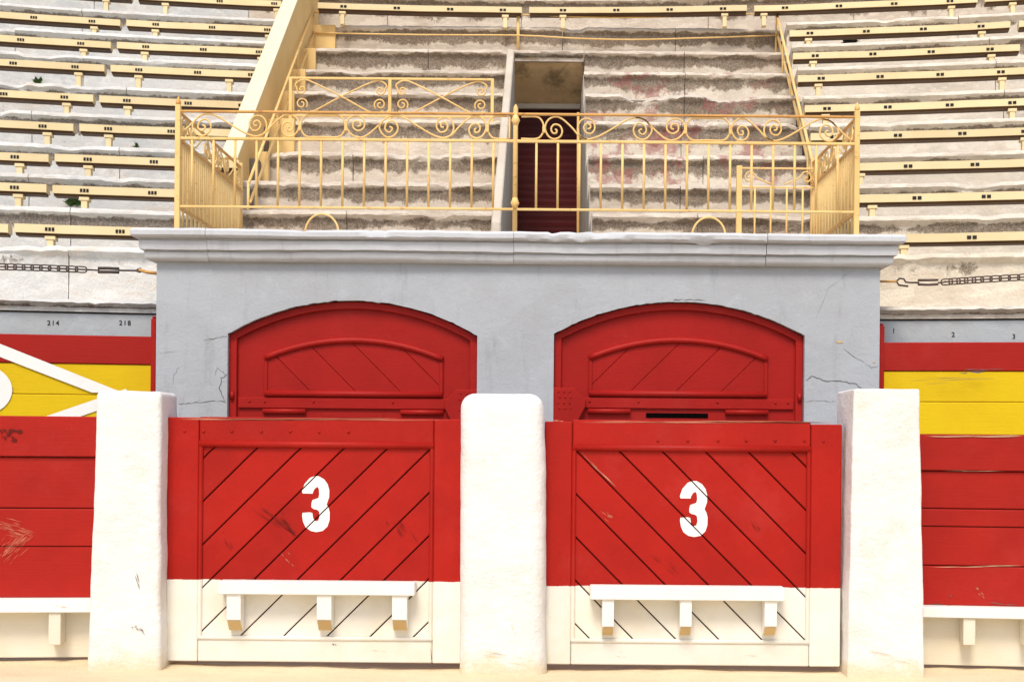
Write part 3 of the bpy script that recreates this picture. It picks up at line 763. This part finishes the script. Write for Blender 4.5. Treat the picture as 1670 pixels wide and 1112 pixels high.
# ------------------------------------------------------------------ painted boards in the alley
def alley_fence(label, side, pin, pedge, rows, ypost):
    pe = 0 if side < 0 else 1670
    A = Vector((P(pin, 600, 10.66).x, 10.66)); B = Vector((P(pe, 600, 10.5).x, 10.5))
    d = (B-A).normalized(); ang = math.atan2(d.y, d.x)
    if side < 0: ang = math.atan2(-d.y, -d.x)
    Mx = Matrix.Translation((A.x, A.y, 0)) @ Matrix.Rotation(ang, 4, 'Z')
    t = thing('alley_fence', label, 'fence', (A.x, A.y, 0), 'painted board fences in the alley')
    L = 2.6
    def box(u0, u1, y0, y1, z0, z1, name, mat, bev=.004):
        b = MB(); b.box(min(u0*side, u1*side), max(u0*side, u1*side), y0, y1, z0, z1)
        b.v = [tuple(Mx @ Vector(v)) for v in b.v]; return b.build(name, mat, t, bevel=bev)
    zz = [P(pin, y, 10.66).z for y, _ in rows]
    for i in range(len(rows)-1):
        box(0, L, [0,.010,.004,.009][i % 4], .04, zz[i+1]+.002, zz[i]-.002, 'plank', M[rows[i][1]], .005)
    box(0, L, .04, .06, .05, zz[0]-.04, 'backing', M['core'])
    zt = P(pin, ypost, 10.62).z
    b = MB(); r = .022; b.box(-r*1.0, r*1.0, -.03, .05, .02, zt-.02); b.box(-r*.7, r*.7, -.02, .04, zt-.02, zt)
    b.v = [tuple(Mx @ Vector(v)) for v in b.v]; b.build('post', M['alley_red'], t, bevel=.008)
    return t, Mx, A, d
tL, MxL, AL, dL = alley_fence('red over yellow board fence with white painted emblem left of the balcony', -1, 251, 0, [(548.5,'alley_red'),(595,'alley_yellow'),(645,'alley_yellow'),(700,'alley_red'),(760,'alley_red'),(830,'alley_red'),(900,'')], 515)
alley_fence('plain red over yellow board fence right of the balcony', 1, 1437, 1670, [(558,'alley_red'),(605,'alley_yellow'),(655,'alley_yellow'),(708,'alley_red'),(770,'alley_red'),(840,'alley_red'),(905,'')], 527)
# white emblem: flat paint 3 mm proud of the left boards
def emblem(polys):
    b = MB(); inv = MxL.inverted()
    for poly in polys:
        vs = []
        for px, py in poly:
            D = 10.6
            for _ in range(6):
                p = P(px, py, D); l = inv @ p; D -= (l.y-(-.003)) if abs(l.y) < 2 else 0
            l = inv @ P(px, py, D); vs.append(tuple(MxL @ Vector((l.x, -.004, l.z))))
        b.add(vs, [tuple(range(len(vs)))])
    b.build('painted_emblem', M['sign_white'], tL)
circ = [(-38+58*math.cos(a), 636+43*math.sin(a)) for a in [math.pi*2*i/36 for i in range(36)]]
emblem([[(-160,497),(-160,520),(150,640),(200,640)], [(205,634),(150,653),(-120,745),(-60,745),(215,650)], circ])

# ------------------------------------------------------------------ benches
BC = M['bench']
def tag_mesh(n):
    b = MB(); w_ = .036 if n == 2 else .021
    for i in range(n):
        x = (i-(n-1)/2)*(w_+(.012 if n == 2 else .008)); b.box(x-w_/2, x+w_/2, -.004, 0, -.016, .016)
    me = bpy.data.meshes.new('number_tag'); me.from_pydata(b.v, [], b.f); me.materials.append(M['black']); return me
TAG2, TAG3 = tag_mesh(2), tag_mesh(3)
def make_bench(k, p0, p1, plates, legs, label, group, three):
    Rb = R[k]+.10; dep = .17
    D0 = Rb+YC-.25; zc = HC+(720-BENCH_Y[k])*(D_SIDE[k]+.1)/F; zc += random.uniform(-.008, .008); zt, zb = zc+.045, zc-.031
    a0, a1 = on_ring(p0, Rb), on_ring(p1, Rb); am = (a0+a1)/2
    base = rp(Rb, am, ZS[k]); t = thing('bench', label, 'bench', base, group)
    n = max(2, int((a1-a0)*Rb/.4)); vs = []; fs = []
    for i in range(n+1):
        a = a0+(a1-a0)*i/n; w_ = .007*nz(a*30, k)
        vs += [rp(Rb, a, zb+w_), rp(Rb, a, zt+w_), rp(Rb+dep, a, zt+w_), rp(Rb+dep, a, zb+w_)]
    for i in range(n):
        for j in range(4): fs.append((i*4+j, i*4+4+j, i*4+4+(j+1) % 4, i*4+(j+1) % 4))
    fs += [(0,1,2,3), (n*4, n*4+1, n*4+2, n*4+3)]
    b = MB(); b.add(vs, fs); b.build('plank', BC, t)
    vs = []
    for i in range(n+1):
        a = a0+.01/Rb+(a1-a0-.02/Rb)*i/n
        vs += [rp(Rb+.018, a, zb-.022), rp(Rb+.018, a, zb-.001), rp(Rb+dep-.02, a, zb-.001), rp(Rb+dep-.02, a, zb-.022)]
    b = MB(); b.add(vs, fs); b.build('under_shade_strip', M['under_shade'], t)  # dark strip added to paint the shade under the plank
    def local(a, r, z): return Matrix.Translation(rp(r, a, z)) @ Matrix.Rotation(-a, 4, 'Z')
    for px in plates:
        if not (p0 < px < p1): continue
        a = on_ring(px, Rb); o = bpy.data.objects.new('number_tag', TAG3 if three else TAG2); COL.objects.link(o)
        o.parent = t; o.matrix_parent_inverse = Matrix.Translation(-Vector(base)); o.matrix_basis = local(a, Rb-.0015, zt-.042)
    for px in legs:
        if not (p0-3 < px < p1+3): continue
        a = on_ring(px, Rb); h = zb-.022-ZS[k]; b = MB()
        b.box(-.046, .046, .012, dep-.03, h-.035, h-.002); b.box(-.028, .028, .02, dep-.05, -.01, h-.035)
        m4 = local(a, Rb, ZS[k]); b.v = [tuple(m4 @ Vector(v)) for v in b.v]; b.build('bracket', BC, t, bevel=.004)
LEFT = [  # k, gap column, inner end, plates, legs
 (0, 15, 262, [78,193,-40], [78,-60,240]), (1, 77, 372, [20,134,245,-95], [25,133,-110]), (2, 80, 386, [20,139,247,-95], [27,139,-110]), (3, 120, 383, [65,172,275,-40], [72,172,-90]),
 (4, 152, 398, [1,100,202,302,390,-98], [103,203,-80]), (5, 170, 412, [16,117,221,317,405,-85], [122,220,368,-70]), (6, 180, 424, [28,126,232,326,417,-70], [130,230,420,-60]),
 (7, 195, 437, [49,144,248,340,430,-50], [147,247,432,-40]), (8, 213, 452, [68,161,263,352,441,-30], [166,263,445,-20])]
ORD = ['first','second','third','fourth','fifth','sixth','seventh','eighth','ninth','tenth']
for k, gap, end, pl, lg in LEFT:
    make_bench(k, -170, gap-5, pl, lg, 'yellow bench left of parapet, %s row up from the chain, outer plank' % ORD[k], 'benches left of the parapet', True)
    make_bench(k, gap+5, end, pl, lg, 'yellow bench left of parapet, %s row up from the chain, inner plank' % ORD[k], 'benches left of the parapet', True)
RIGHT = [
 (0, 1448, 1840, [1468,1582,1700,1815], [1472,1720]), (1, 1338, 1820, [1390,1492,1605,1720], [1420,1690]), (2, 1330, 1800, [1372,1477,1586,1695], [1400,1690]), (3, 1318, 1790, [1356,1460,1565,1668,1770], [1356,1668]),
 (4, 1308, 1790, [1344,1443,1544,1646,1750], [1342,1647]), (5, 1296, 1780, [1334,1430,1528,1627,1730], [1330,1630]), (6, 1288, 1658, [1324,1418,1513,1609], [1321,1612]), (7, 1282, 1642, [1315,1407,1500,1594], [1313,1596])]
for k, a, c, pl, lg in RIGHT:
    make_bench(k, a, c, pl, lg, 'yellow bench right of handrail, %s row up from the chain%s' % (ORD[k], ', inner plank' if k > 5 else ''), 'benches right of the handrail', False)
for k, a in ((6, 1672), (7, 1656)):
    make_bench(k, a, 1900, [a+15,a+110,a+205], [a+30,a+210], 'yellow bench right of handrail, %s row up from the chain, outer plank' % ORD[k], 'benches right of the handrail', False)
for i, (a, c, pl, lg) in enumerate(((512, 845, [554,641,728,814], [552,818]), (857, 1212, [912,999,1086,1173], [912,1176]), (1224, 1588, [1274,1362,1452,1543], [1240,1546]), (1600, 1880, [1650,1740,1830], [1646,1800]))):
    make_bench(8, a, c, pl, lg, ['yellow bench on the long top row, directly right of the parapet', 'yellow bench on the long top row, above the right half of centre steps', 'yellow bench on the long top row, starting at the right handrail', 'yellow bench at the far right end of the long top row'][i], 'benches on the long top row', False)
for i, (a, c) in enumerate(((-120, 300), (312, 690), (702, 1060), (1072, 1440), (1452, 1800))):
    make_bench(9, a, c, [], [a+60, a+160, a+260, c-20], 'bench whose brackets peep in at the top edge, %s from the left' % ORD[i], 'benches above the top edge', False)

# ------------------------------------------------------------------ parapet
pp = thing('parapet_wall', 'sloping parapet with cream top and yellow side beside the steps', 'parapet', (XL_IN, 13.3, 3.5))
ptop = lambda D: 4.69+.868*(D-13.63)
b = MB(); b.prism_x([(13.28, 3.0), (13.28, ptop(13.28)-.03), (20.2, ptop(20.2)-.03), (20.2, 3.0)], XL_OUT+.004, XL_IN); b.build('wall', M['parapet_yellow'], pp)
b = MB(); b.prism_x([(13.26, ptop(13.26)-.032), (13.26, ptop(13.26)), (20.2, ptop(20.2)), (20.2, ptop(20.2)-.032)], XL_OUT-.006, XL_IN+.008); b.build('coping', M['parapet_cream'], pp, bevel=.005)

for j in range(3, 9):
    b = MB(); b.box(XL_IN-.01, XL_IN+(.30 if j in (4, 8) else .16), DC[j]-.02, DC[j]+.09, ZC[j-1]-.02, ZC[j]-.015); b.build('plinth_block', M['parapet_yellow'], pp, bevel=.006)

# ------------------------------------------------------------------ railings
RM = M['rail']
SCR_A = [(18,18),(21,17),(20,12),(14,13),(12,20),(17,26),(26,24),(30,15),(26,6),(16,3),(7,8),(2,20),(6,32),(16,38),(28,36),(45,22),(58,8),(70,3)]
SCR_B = [(71,20),(75,20),(76,25),(70,28),(65,22),(68,14),(77,12),(83,20),(80,31),(70,36),(60,32),(55,20),(59,8),(72,3),(90,8),(115,22),(135,34),(150,38),(165,34),(176,20),(171,8),(161,3),(150,8),(146,19),(153,29),(164,26),(167,16),(160,11),(155,17),(160,20)]
SCR_C = [(150,38),(165,34),(185,15),(203,3),(220,6),(230,20),(225,33),(213,37),(202,31),(201,19),(210,13),(219,18),(218,27),(210,28),(207,22),(212,20)]
OVAL = [(0,20),(3,10),(12,3),(36,3),(61,3),(70,10),(73,20),(70,31),(61,38),(36,38),(12,38),(3,31),(0,20)]
def add_scroll(pts, fn, parent, r=.009, lim=None, name='scroll', mat=None):
    cc = catmull(pts, 4)
    if lim: cc = [p for p in cc if lim[0] <= p[0] <= lim[1]]
    if len(cc) < 3: return
    b = MB(); b.tube([fn(u, v) for u, v in cc], r, 5); b.build(name, mat or RM, parent, smooth=True)
YR = 10.42
fr = thing('balcony_railing', 'yellow wrought-iron balustrade with scroll band along the balcony front', 'railing', (0, YR, ZTOP), 'balcony ironwork')
zt_, zs_, zb_ = P(890, 187, YR).z, P(890, 231, YR).z, P(890, 342, YR).z
xa, xm, xb = P(290, 300, YR).x, P(840, 300, YR).x, P(1397, 300, YR).x
def bar(parent, p0, p1, r, name, mat=None, n=6):
    b = MB(); b.tube([p0, p1], r, n); return b.build(name, mat or RM, parent, smooth=True)
def flat(parent, x0, x1, y0, y1, z0, z1, name, mat=None, bev=.003):
    b = MB(); b.box(x0, x1, y0, y1, z0, z1); return b.build(name, mat or RM, parent, bevel=bev)
flat(fr, xa+.02, xb-.02, YR-.018, YR+.018, zt_-.008, zt_+.008, 'top_rail', M['rust'])
flat(fr, xa+.02, xb-.02, YR-.014, YR+.014, zs_-.011, zs_+.011, 'scroll_rail')
flat(fr, xa+.02, xb-.02, YR-.012, YR+.012, zb_-.009, zb_+.009, 'bottom_rail')
SC = YR/F
px = 313
while px < 1390:
    if abs(px-840) > 12:
        x = P(px, 280, YR).x; bar(fr, (x, YR, zb_), (x, YR, zs_), .0110, 'baluster')
    px += 35.1
for px in (290, 1397):
    x = P(px, 280, YR).x; b = MB(); b.box(x-.021, x+.021, YR-.021, YR+.021, ZTOP-.01, zt_+.05); po = b.build('post', RM, fr, bevel=.004)
    b = MB(); b.tube([(x,YR,zt_+.05),(x,YR,zt_+.065),(x,YR,zt_+.085),(x,YR,zt_+.12)], [.014,.022,.018,.003], 8); b.build('finial', M['rust'] if px < 800 else RM, po, smooth=True)
x = xm; b = MB(); b.tube([(x,YR,ZTOP-.01),(x,YR,zt_+.04),(x,YR,zt_+.055),(x,YR,zt_+.08)], [.021,.021,.018,.005], 8); po = b.build('post', RM, fr, smooth=True)
for z in (zt_-.05, zb_+.05):
    b = MB(); b.tube([(x,YR,z-.05),(x,YR,z-.02),(x,YR,z),(x,YR,z+.02),(x,YR,z+.05)], [.019,.028,.038,.028,.019], 8); b.build('collar', RM, po, smooth=True)
hs = (zt_-zs_)/43.0
lim_l = (xa+.03, xm-.03); lim_r = (xm+.03, xb-.03)
def unit(start_px, lim, mirror=False):
    def fn(u, v): 
        uu = 231-u if mirror else u
        return Vector((P(start_px, 208, YR).x+uu*SC, YR, zs_+.006+v*hs))
    for s_ in (SCR_A, SCR_B, SCR_C):
        cc = catmull(s_, 4); run = []
        pts = [fn(u, v) for u, v in cc]; pts = [p for p in pts if lim[0] < p.x < lim[1]]
        if len(pts) > 2:
            b = MB(); b.tube(pts, .0080, 5); b.build('scroll', RM, fr, smooth=True)
def oval(start_px, lim):
    pts = [Vector((P(start_px, 208, YR).x+u*SC, YR, zs_+.006+v*hs)) for u, v in catmull(OVAL, 4)]
    pts = [p for p in pts if lim[0] < p.x < lim[1]]
    b = MB(); b.tube(pts, .0080, 5); b.build('scroll', RM, fr, smooth=True)
unit(887, lim_r); oval(1118, lim_r); unit(1191, lim_r); oval(814, lim_r)
unit(564, lim_l, True); oval(490, lim_l); unit(259, lim_l, True); oval(795, lim_l)
for px in (887, 1118, 1191, 489.5, 564, 795):
    x = P(px, 208, YR).x; flat(fr, x-.012, x+.012, YR-.013, YR+.013, zs_+.07, zs_+.125, 'collar')
for px in (525, 1156):
    c = P(px, 372, YR); b = MB(); b.tube([(c.x+.135*math.cos(a), YR, ZTOP+.155*math.sin(a)) for a in [math.pi*i/16 for i in range(17)]], .009, 5); b.build('foot_arch', RM, fr, smooth=True)
# side panels
def side_panel(x, D1, label):
    t = thing('side_railing', label, 'railing', (x, YR+.05, ZTOP), 'balcony ironwork')
    y0, y1 = YR+.03, D1
    for z, h, nm, mt in ((zt_, .010, 'top_rail', M['rust']), (zs_, .012, 'scroll_rail', M['rust']), (zb_, .014, 'bottom_rail', M['rust'])):
        flat(t, x-.012, x+.012, y0, y1, z-h, z+h, nm, mt)
    n = int((y1-y0)/.062)
    for i in range(1, n+1):
        y = y0+(y1-y0)*i/(n+.5); bar(t, (x, y, zb_ if i % 2 else ZTOP), (x, y, zs_), .0110, 'baluster')
    flat(t, x-.02, x+.02, y1-.02, y1+.02, ZTOP-.01, zt_+.04, 'post')
    for st in (0.05, 1.2):
        for s_ in (SCR_A, SCR_B, SCR_C):
            pts = [Vector((x, y0+st+u*SC, zs_+.006+v*hs)) for u, v in catmull(s_, 3)]; pts = [p for p in pts if p.y < y1]
            if len(pts) > 2:
                b = MB(); b.tube(pts, .0080, 5); b.build('scroll', RM, t, smooth=True)
side_panel(xa, 12.55, 'yellow iron side railing at the left end of the balcony')
side_panel(xb, 12.15, 'yellow iron side railing at the right end of the balcony')
# scroll screen standing on the steps behind the balcony
DS = DC[4]+.12
rs = thing('scroll_screen', 'yellow iron screen of crossed scrolls on the steps behind the railing', 'railing', (-2, DS, ZC[4]), 'balcony ironwork')
a_, c_ = P(474, 128, DS), P(803, 128, DS); zst = P(640, 129, DS).z; zsb = P(640, 190, DS).z
flat(rs, a_.x, c_.x, DS-.014, DS+.014, zst-.012, zst+.012, 'top_rail'); flat(rs, a_.x, c_.x, DS-.012, DS+.012, zsb-.012, zsb+.012, 'bottom_rail')
for px in (474, 636, 803):
    x = P(px, 150, DS).x; flat(rs, x-.018, x+.018, DS-.018, DS+.018, ZC[4]-.01, zst+.01, 'post')
def spiral(cx, cy, r0, turns, a0, sg):
    return [(cx+r0*(1-.78*i/18)*math.cos(a0+sg*turns*2*math.pi*i/18), cy+r0*(1-.78*i/18)*math.sin(a0+sg*turns*2*math.pi*i/18)) for i in range(19)]
for p_l in (474, 638):
    x0 = P(p_l, 150, DS).x; sc = DS/F; H_ = (zst-zsb)/sc
    for mir in (0, 1):
        def fn(u, v): return Vector((x0+((164-u) if mir else u)*sc, DS+(.008 if mir else -.006), zsb+v*sc))
        top = spiral(18, H_-19, 8, 1.3, math.pi*.9, 1)[::-1]+[(8,H_-10),(20,H_-3),(36,H_-7),(82,H_*.52),(122,10),(138,4),(152,8)]
        add_scroll(top, fn, rs, .010)
        add_scroll(spiral(18, 19, 10, 1.4, -math.pi*.2, 1), fn, rs, .010)
# low gate on the right of the balcony
DL = 12.1
lg_ = thing('low_railing', 'low yellow iron railing with scrolls by the right side railing', 'railing', (2.2, DL, ZTOP), 'balcony ironwork')
xa_, xb_ = P(1205, 330, DL).x, P(1335, 330, DL).x; zlt = P(1270, 275, DL).z; zls = P(1270, 306, DL).z
flat(lg_, xa_, xb_, DL-.008, DL+.008, zlt-.008, zlt+.008, 'top_rail'); flat(lg_, xa_, xb_, DL-.008, DL+.008, zls-.008, zls+.008, 'scroll_rail')
flat(lg_, xa_-.025, xa_+.025, DL-.025, DL+.025, ZTOP-.01, zlt+.02, 'post'); flat(lg_, xb_-.02, xb_+.02, DL-.02, DL+.02, ZTOP-.01, zlt+.08, 'post', M['rust'])
for i in range(1, 5):
    x = xa_+(xb_-xa_)*i/5; bar(lg_, (x, DL, ZTOP), (x, DL, zls), .010, 'baluster')
for mir in (0, 1):
    pts = [(12,16),(16,16),(16,11),(10,10),(6,16),(10,24),(18,25),(27,15),(50,5)]
    add_scroll(pts, lambda u, v: Vector((xa_+.02+((120-u) if mir else u)*DL/F, DL, zls+v*DL/F)), lg_, .008)
# door edge post by the doorway
de = thing('door_rail_post', 'slim yellow upright bar at the right edge of the dark doorway', 'post', (P(943, 370, 12.3).x, 12.3, ZTOP))
bar(de, (P(943, 370, 12.3).x, 12.3, ZTOP), (P(943, 184, 12.3).x, 12.3, P(943, 184, 12.3).z), .014, 'bar', M['rust'])
# handrails beside the centre steps
def step_z(D):
    z = ZTOP
    for d, zz in zip(DC, ZC):
        if D >= d: z = zz
    return z
def handrail(label, top, mid, posts, r=.016):
    t = thing('handrail', label, 'handrail', (top[-1].x, top[-1].y, step_z(top[-1].y)), 'thin iron handrails')
    for pts, nm in ((top, 'top_rail'), (mid, 'mid_rail')):
        b = MB(); b.tube(catmull([tuple(p) for p in pts], 4), r, 6); b.build(nm, RM, t, smooth=True)
    for f in posts:
        p = top[0].lerp(top[-1], f); bar(t, (p.x, p.y, step_z(p.y)-.02), (p.x, p.y, p.z), .014, 'post')
DT, DBm = 17.45, 12.95
handrail('thin yellow handrail just right of the sloping parapet', [P(511,17,DT), P(405,300,DBm)], [P(513,53,DT), P(408,330,DBm)], (0, .3, .62, 1))
handrail('thin yellow handrail on the right side of the centre steps', [P(1266,20,DT), P(1335,305,DBm)], [P(1268,57,DT), P(1338,345,DBm)], (0, .2, .4, .6, .8, 1), .018)
cf = thing('cable_fence', 'two sagging yellow cables strung across above the doorway', 'fence', (P(845,78,DT).x, DT, ZC[7]))
bar(cf, P(845, 80, DT), P(845, 22, DT), .024, 'post')
for pts in ([(512,20),(680,24),(845,24),(940,28),(1035,29),(1150,26),(1266,21)], [(512,54),(680,57),(845,58),(940,63),(1035,65),(1150,62),(1267,58)]):
    b = MB(); b.tube(catmull([tuple(P(x_, y_, DT-.02)) for x_, y_ in pts], 3), .011, 5); b.build('cable', RM, cf, smooth=True)

# ------------------------------------------------------------------ chains
def link_mesh(L, wd, r):
    pts = []
    for i in range(16):
        a = 2*math.pi*i/16; c, s_ = math.cos(a), math.sin(a)
        pts.append(((L/2-wd/2)*(1 if c > 0 else -1)*(1 if abs(c) > .01 else 0)+wd/2*c, 0, wd/2*s_))
    b = MB(); b.tube(pts, r, 6, closed=True)
    me = bpy.data.meshes.new('link'); me.from_pydata(b.v, [], b.f); me.polygons.foreach_set('use_smooth', [True]*len(me.polygons)); me.materials.append(M['iron']); return me
LK = link_mesh(.098, .050, .0062)
def chain(label, path, D, parts):
    pw = [P(x_, y_, D) for x_, y_ in path]
    base = pw[0]; t = thing('chain', label, 'chain', base, 'rusty chains along the coping')
    tot = (pw[-1]-pw[0]).length; n = int(tot/.076)
    for i in range(n):
        f = (i+.5)/n*(len(pw)-1); k = min(int(f), len(pw)-2); p = pw[k].lerp(pw[k+1], f-k); d = (pw[k+1]-pw[k]).normalized()
        o = bpy.data.objects.new('link', LK); COL.objects.link(o); o.parent = t; o.matrix_parent_inverse = Matrix.Translation(-base)
        ry = -math.atan2(d.z, math.hypot(d.x, d.y)); rz = math.atan2(d.y, d.x)
        o.matrix_basis = Matrix.Translation(p) @ Matrix.Rotation(rz, 4, 'Z') @ Matrix.Rotation(ry, 4, 'Y') @ Matrix.Rotation(math.pi/2*(i % 2)+.1, 4, 'X')
    for nm, pts, r in parts:
        b = MB(); b.tube([P(x_, y_, D) for x_, y_ in pts], r, 6); b.build(nm, M['iron'] if nm != 'anchor' else M['rust'], t, smooth=True)
DCH = 10.85
chain('rusty iron chain left of the balcony block', [(-300,430),(0,435),(70,437),(143,440)], DCH,
      [('hook', [(143,440),(162,441)], .007), ('turnbuckle', [(160,437.5),(178,437.5),(194,438.5)], .013), ('turnbuckle', [(160,443.5),(178,443.5),(194,444)], .013), ('rod', [(194,441),(222,441.5),(224,440),(229,438),(232,441),(228,444),(223,442)], .008), ('anchor', [(227,440),(240,444),(256,446)], .014)])
chain('rusty iron chain right of the balcony block', [(1541,460),(1600,456),(1670,452),(1960,436)], DCH,
      [('hook', [(1481,467),(1466,465),(1462,459),(1467,454),(1474,455),(1477,460),(1485,461),(1499,461)], .008), ('turnbuckle', [(1497,457),(1515,457),(1530,456.5)], .010), ('turnbuckle', [(1497,464),(1515,464.5),(1530,463.5)], .010), ('rod', [(1530,461),(1536,461),(1543,459)], .007), ('anchor', [(1434,459),(1462,459)], .010)])

# ------------------------------------------------------------------ weeds
def weed(px, py, k, size, n, label, mat):
    Rb = R[k]+.04; a = on_ring(px, Rb); p = rp(Rb-.0, a, 0); p.z = P(px, py, p.y).z
    b = MB()
    for i in range(n):
        th = random.uniform(0, 2*math.pi); el_ = random.uniform(.1, 1.3); L = size*random.uniform(.5, 1); w_ = L*.22
        d = Vector((math.cos(th)*math.cos(el_), -abs(math.sin(th))*math.cos(el_)*.7-.05, math.sin(el_)))
        s_ = d.cross(Vector((0,0,1))).normalized()*w_; c = p+Vector((random.uniform(-.5,.5), random.uniform(-.3,0), random.uniform(-.2,.2)))*size*.5
        b.add([c, c+d*L*.5+s_, c+d*L+Vector((0,0,-L*.1)), c+d*L*.5-s_], [(0,1,2,3)])
    o = b.build('weed', mat); tag(o, label, 'weed', 'weeds in the joints')  # the hole_shade clump is no weed, it stands for a shaded hole
weed(57, 137, 6, .11, 26, 'small green weed in upper left stone joints', M['leaf'])
weed(117, 336, 2, .14, 34, 'bushy green weed beside a bench bracket on left', M['leaf'])
weed(219, 242, 4, .09, 12, 'thin straggly green weed on left riser near balcony railing', M['leaf'])
weed(1381, 74, 8, .15, 60, 'black clump standing for a dark shaded hole under a bench on upper right', M['hole_shade'])  # blades blackened to paint the shade inside a hole

# ------------------------------------------------------------------ wear marks with a shape of their own, painted gate-top highlights
M['bare_wood'] = plaster('bare_wood', (.62,.42,.26), (.5,.32,.2), (.3,.18,.1), .5, .2, 8)
M['scuff_and_highlight'] = plaster('scuff_and_highlight', (.62,.27,.17), (.55,.18,.10), (.4,.1,.06), .4, .2, 8)  # pale red for scrapes and the painted gate-top highlight
M['dark_scuff'] = plaster('dark_scuff', (.10,.012,.010), (.16,.015,.011), (.05,.02,.02), .4, .2, 8)
def find(name, sub):
    for o in bpy.data.objects:
        if o.name.split('.')[0] == name and sub in o.get('label', ''): return o
def slivers(parent, name, mat, strokes, plane):
    b = MB()
    for x0, y0, x1, y1, wd, n, spread in strokes:
        for _ in range(n):
            f0 = random.uniform(0, .7); f1 = min(1, f0+random.uniform(.15, .5)); ox, oy = random.gauss(0, spread), random.gauss(0, spread)
            a = (x0+(x1-x0)*f0+ox, y0+(y1-y0)*f0+oy); c = (x0+(x1-x0)*f1+ox, y0+(y1-y0)*f1+oy)
            A, C = plane(*a), plane(*c); d = (C-A).normalized(); nn = Vector((-d.z, 0, d.x))*wd*random.uniform(.4, 1)
            mid = A.lerp(C, random.uniform(.3, .7)); b.add([A, mid-nn, C, mid+nn*random.uniform(.2, 1)], [(0,1,2,3)])
    o = b.build(name, mat, parent); o['kind'] = 'stuff'
def fence_plane(xin, side, off):
    inv_ang = math.radians(5)*side
    def f(px, py):
        D = 8.38
        for _ in range(6):
            X = P(px, py, D).x; D = 8.38+off-abs(X-xin)*math.sin(math.radians(5))
        return P(px, py, D)
    return f
fl, frt = find('barrier_fence', 'left of'), find('barrier_fence', 'right of')
xl_, xr_ = P(152, 800, 8.3).x, P(1500, 800, 8.3).x
slivers(fl, 'scrape_and_highlight', M['scuff_and_highlight'], [(-10,850,50,868,.0015,34,6),(48,868,5,905,.0015,34,6),(10,862,45,872,.001,20,8),(30,880,5,912,.001,20,8)], fence_plane(xl_, -1, -.004))
slivers(fl, 'dark_stain', M['dark_scuff'], [(3,700,38,704,.016,7,2),(8,708,26,716,.016,6,2),(0,700,12,722,.010,4,2)], fence_plane(xl_, -1, -.0145))
slivers(fl, 'ledge_chip', M['bare_wood'], [(85,985,110,990,.003,4,1)], fence_plane(xl_, -1, -.116))
slivers(frt, 'scrape_and_highlight', M['bare_wood'], [(1505,711,1668,711,.0035,22,.5)], fence_plane(xr_, 1, -.0145))
slivers(frt, 'scrape_and_highlight', M['bare_wood'], [(1592,958,1608,975,.002,6,2),(1510,925,1668,922,.0015,14,.8),(1510,768,1660,766,.0015,10,.8)], fence_plane(xr_, 1, -.003))
slivers(frt, 'dark_scuff', M['crack'], [(1545,968,1552,972,.006,2,1),(1610,982,1660,986,.003,6,1),(1505,985,1560,987,.002,6,1)], fence_plane(xr_, 1, -.0035))
gp = lambda px, py: P(px, py, YG+.006)
gL, gR = find('barrier_gate', 'rising'), find('barrier_gate', 'falling')
slivers(gL, 'scuff_mark', M['dark_scuff'], [(410,820,505,885,.0030,16,4),(455,835,480,875,.003,8,4),(360,865,375,900,.003,6,4),(640,840,680,900,.003,8,8)], gp)
slivers(gR, 'scuff_mark', M['dark_scuff'], [(1225,845,1240,870,.003,6,3),(1060,900,1110,935,.002,8,6)], gp)
slivers(gR, 'scrape_and_highlight', M['bare_wood'], [(945,735,1010,800,.0012,10,1.0),(985,835,1005,850,.001,8,4)], gp)
slivers(gL, 'scrape_and_highlight', M['bare_wood'], [(460,900,480,925,.002,5,3)], gp)
slivers(gL, 'scrape_and_highlight', M['scuff_and_highlight'], [(280,683,745,684,.0025,22,.6)], lambda px, py: P(px, py, YG-.0012))  # painted highlight line along the gate top
slivers(gR, 'scrape_and_highlight', M['scuff_and_highlight'], [(940,687,1366,689,.0025,22,.6),(893,686,930,686,.0025,4,.5)], lambda px, py: P(px, py, YG-.0012))  # same light line painted on this gate's top edge
slivers(gL, 'chip', M['crack'], [(540,1046,550,1053,.006,3,1),(700,1040,706,1086,.002,5,.5),(275,1080,700,1090,.002,8,3)], lambda px, py: P(px, py, YG-.0012))
slivers(gL, 'chip', M['shade_and_chip_tan'], [(x,random.uniform(960,1080),x+random.uniform(4,14),random.uniform(1,5)+1000,.0012,1,0) for x in ()]+[(300,1060,330,1064,.0015,3,3),(600,1058,640,1062,.0015,3,3),(715,990,722,1010,.0015,3,3)], lambda px, py: P(px, py, YG-.0012))
slivers(gR, 'chip', M['shade_and_chip_tan'], [(1000,1068,1030,1070,.0015,3,3),(1200,1066,1240,1070,.0015,3,3),(900,1000,906,1020,.0015,3,3)], lambda px, py: P(px, py, YG-.0012))
posts = [o for o in bpy.data.objects if o.name.split('.')[0] == 'gate_post']
pL = [o for o in posts if 'left' in o['label']][0]; pC = [o for o in posts if 'between' in o['label']][0]; pR = [o for o in posts if 'right' in o['label']][0]
pp_ = lambda px, py: P(px, py, yp-.009)
slivers(pL, 'plaster_chip', M['core'], [(218,925,228,960,.003,7,1.5),(214,1018,232,1030,.005,6,1.5),(225,1015,236,1035,.003,4,1)], pp_)
slivers(pC, 'plaster_chip', M['shade_and_chip_tan'], [(765,1060,880,1078,.002,7,4),(830,1015,850,1035,.002,4,3)], pp_)
slivers(pR, 'plaster_chip', M['shade_and_chip_tan'], [(1400,1060,1500,1080,.002,7,4)], pp_)
aR = find('alley_fence', 'plain')
slivers(aR, 'split_wood', M['crack'], [(1558,608,1608,606,.011,5,.8),(1545,604,1640,601,.005,5,.8),(1450,625,1640,615,.002,8,3)], lambda px, py: P(px, py, 10.60-(px-1437)*.00071-.005))
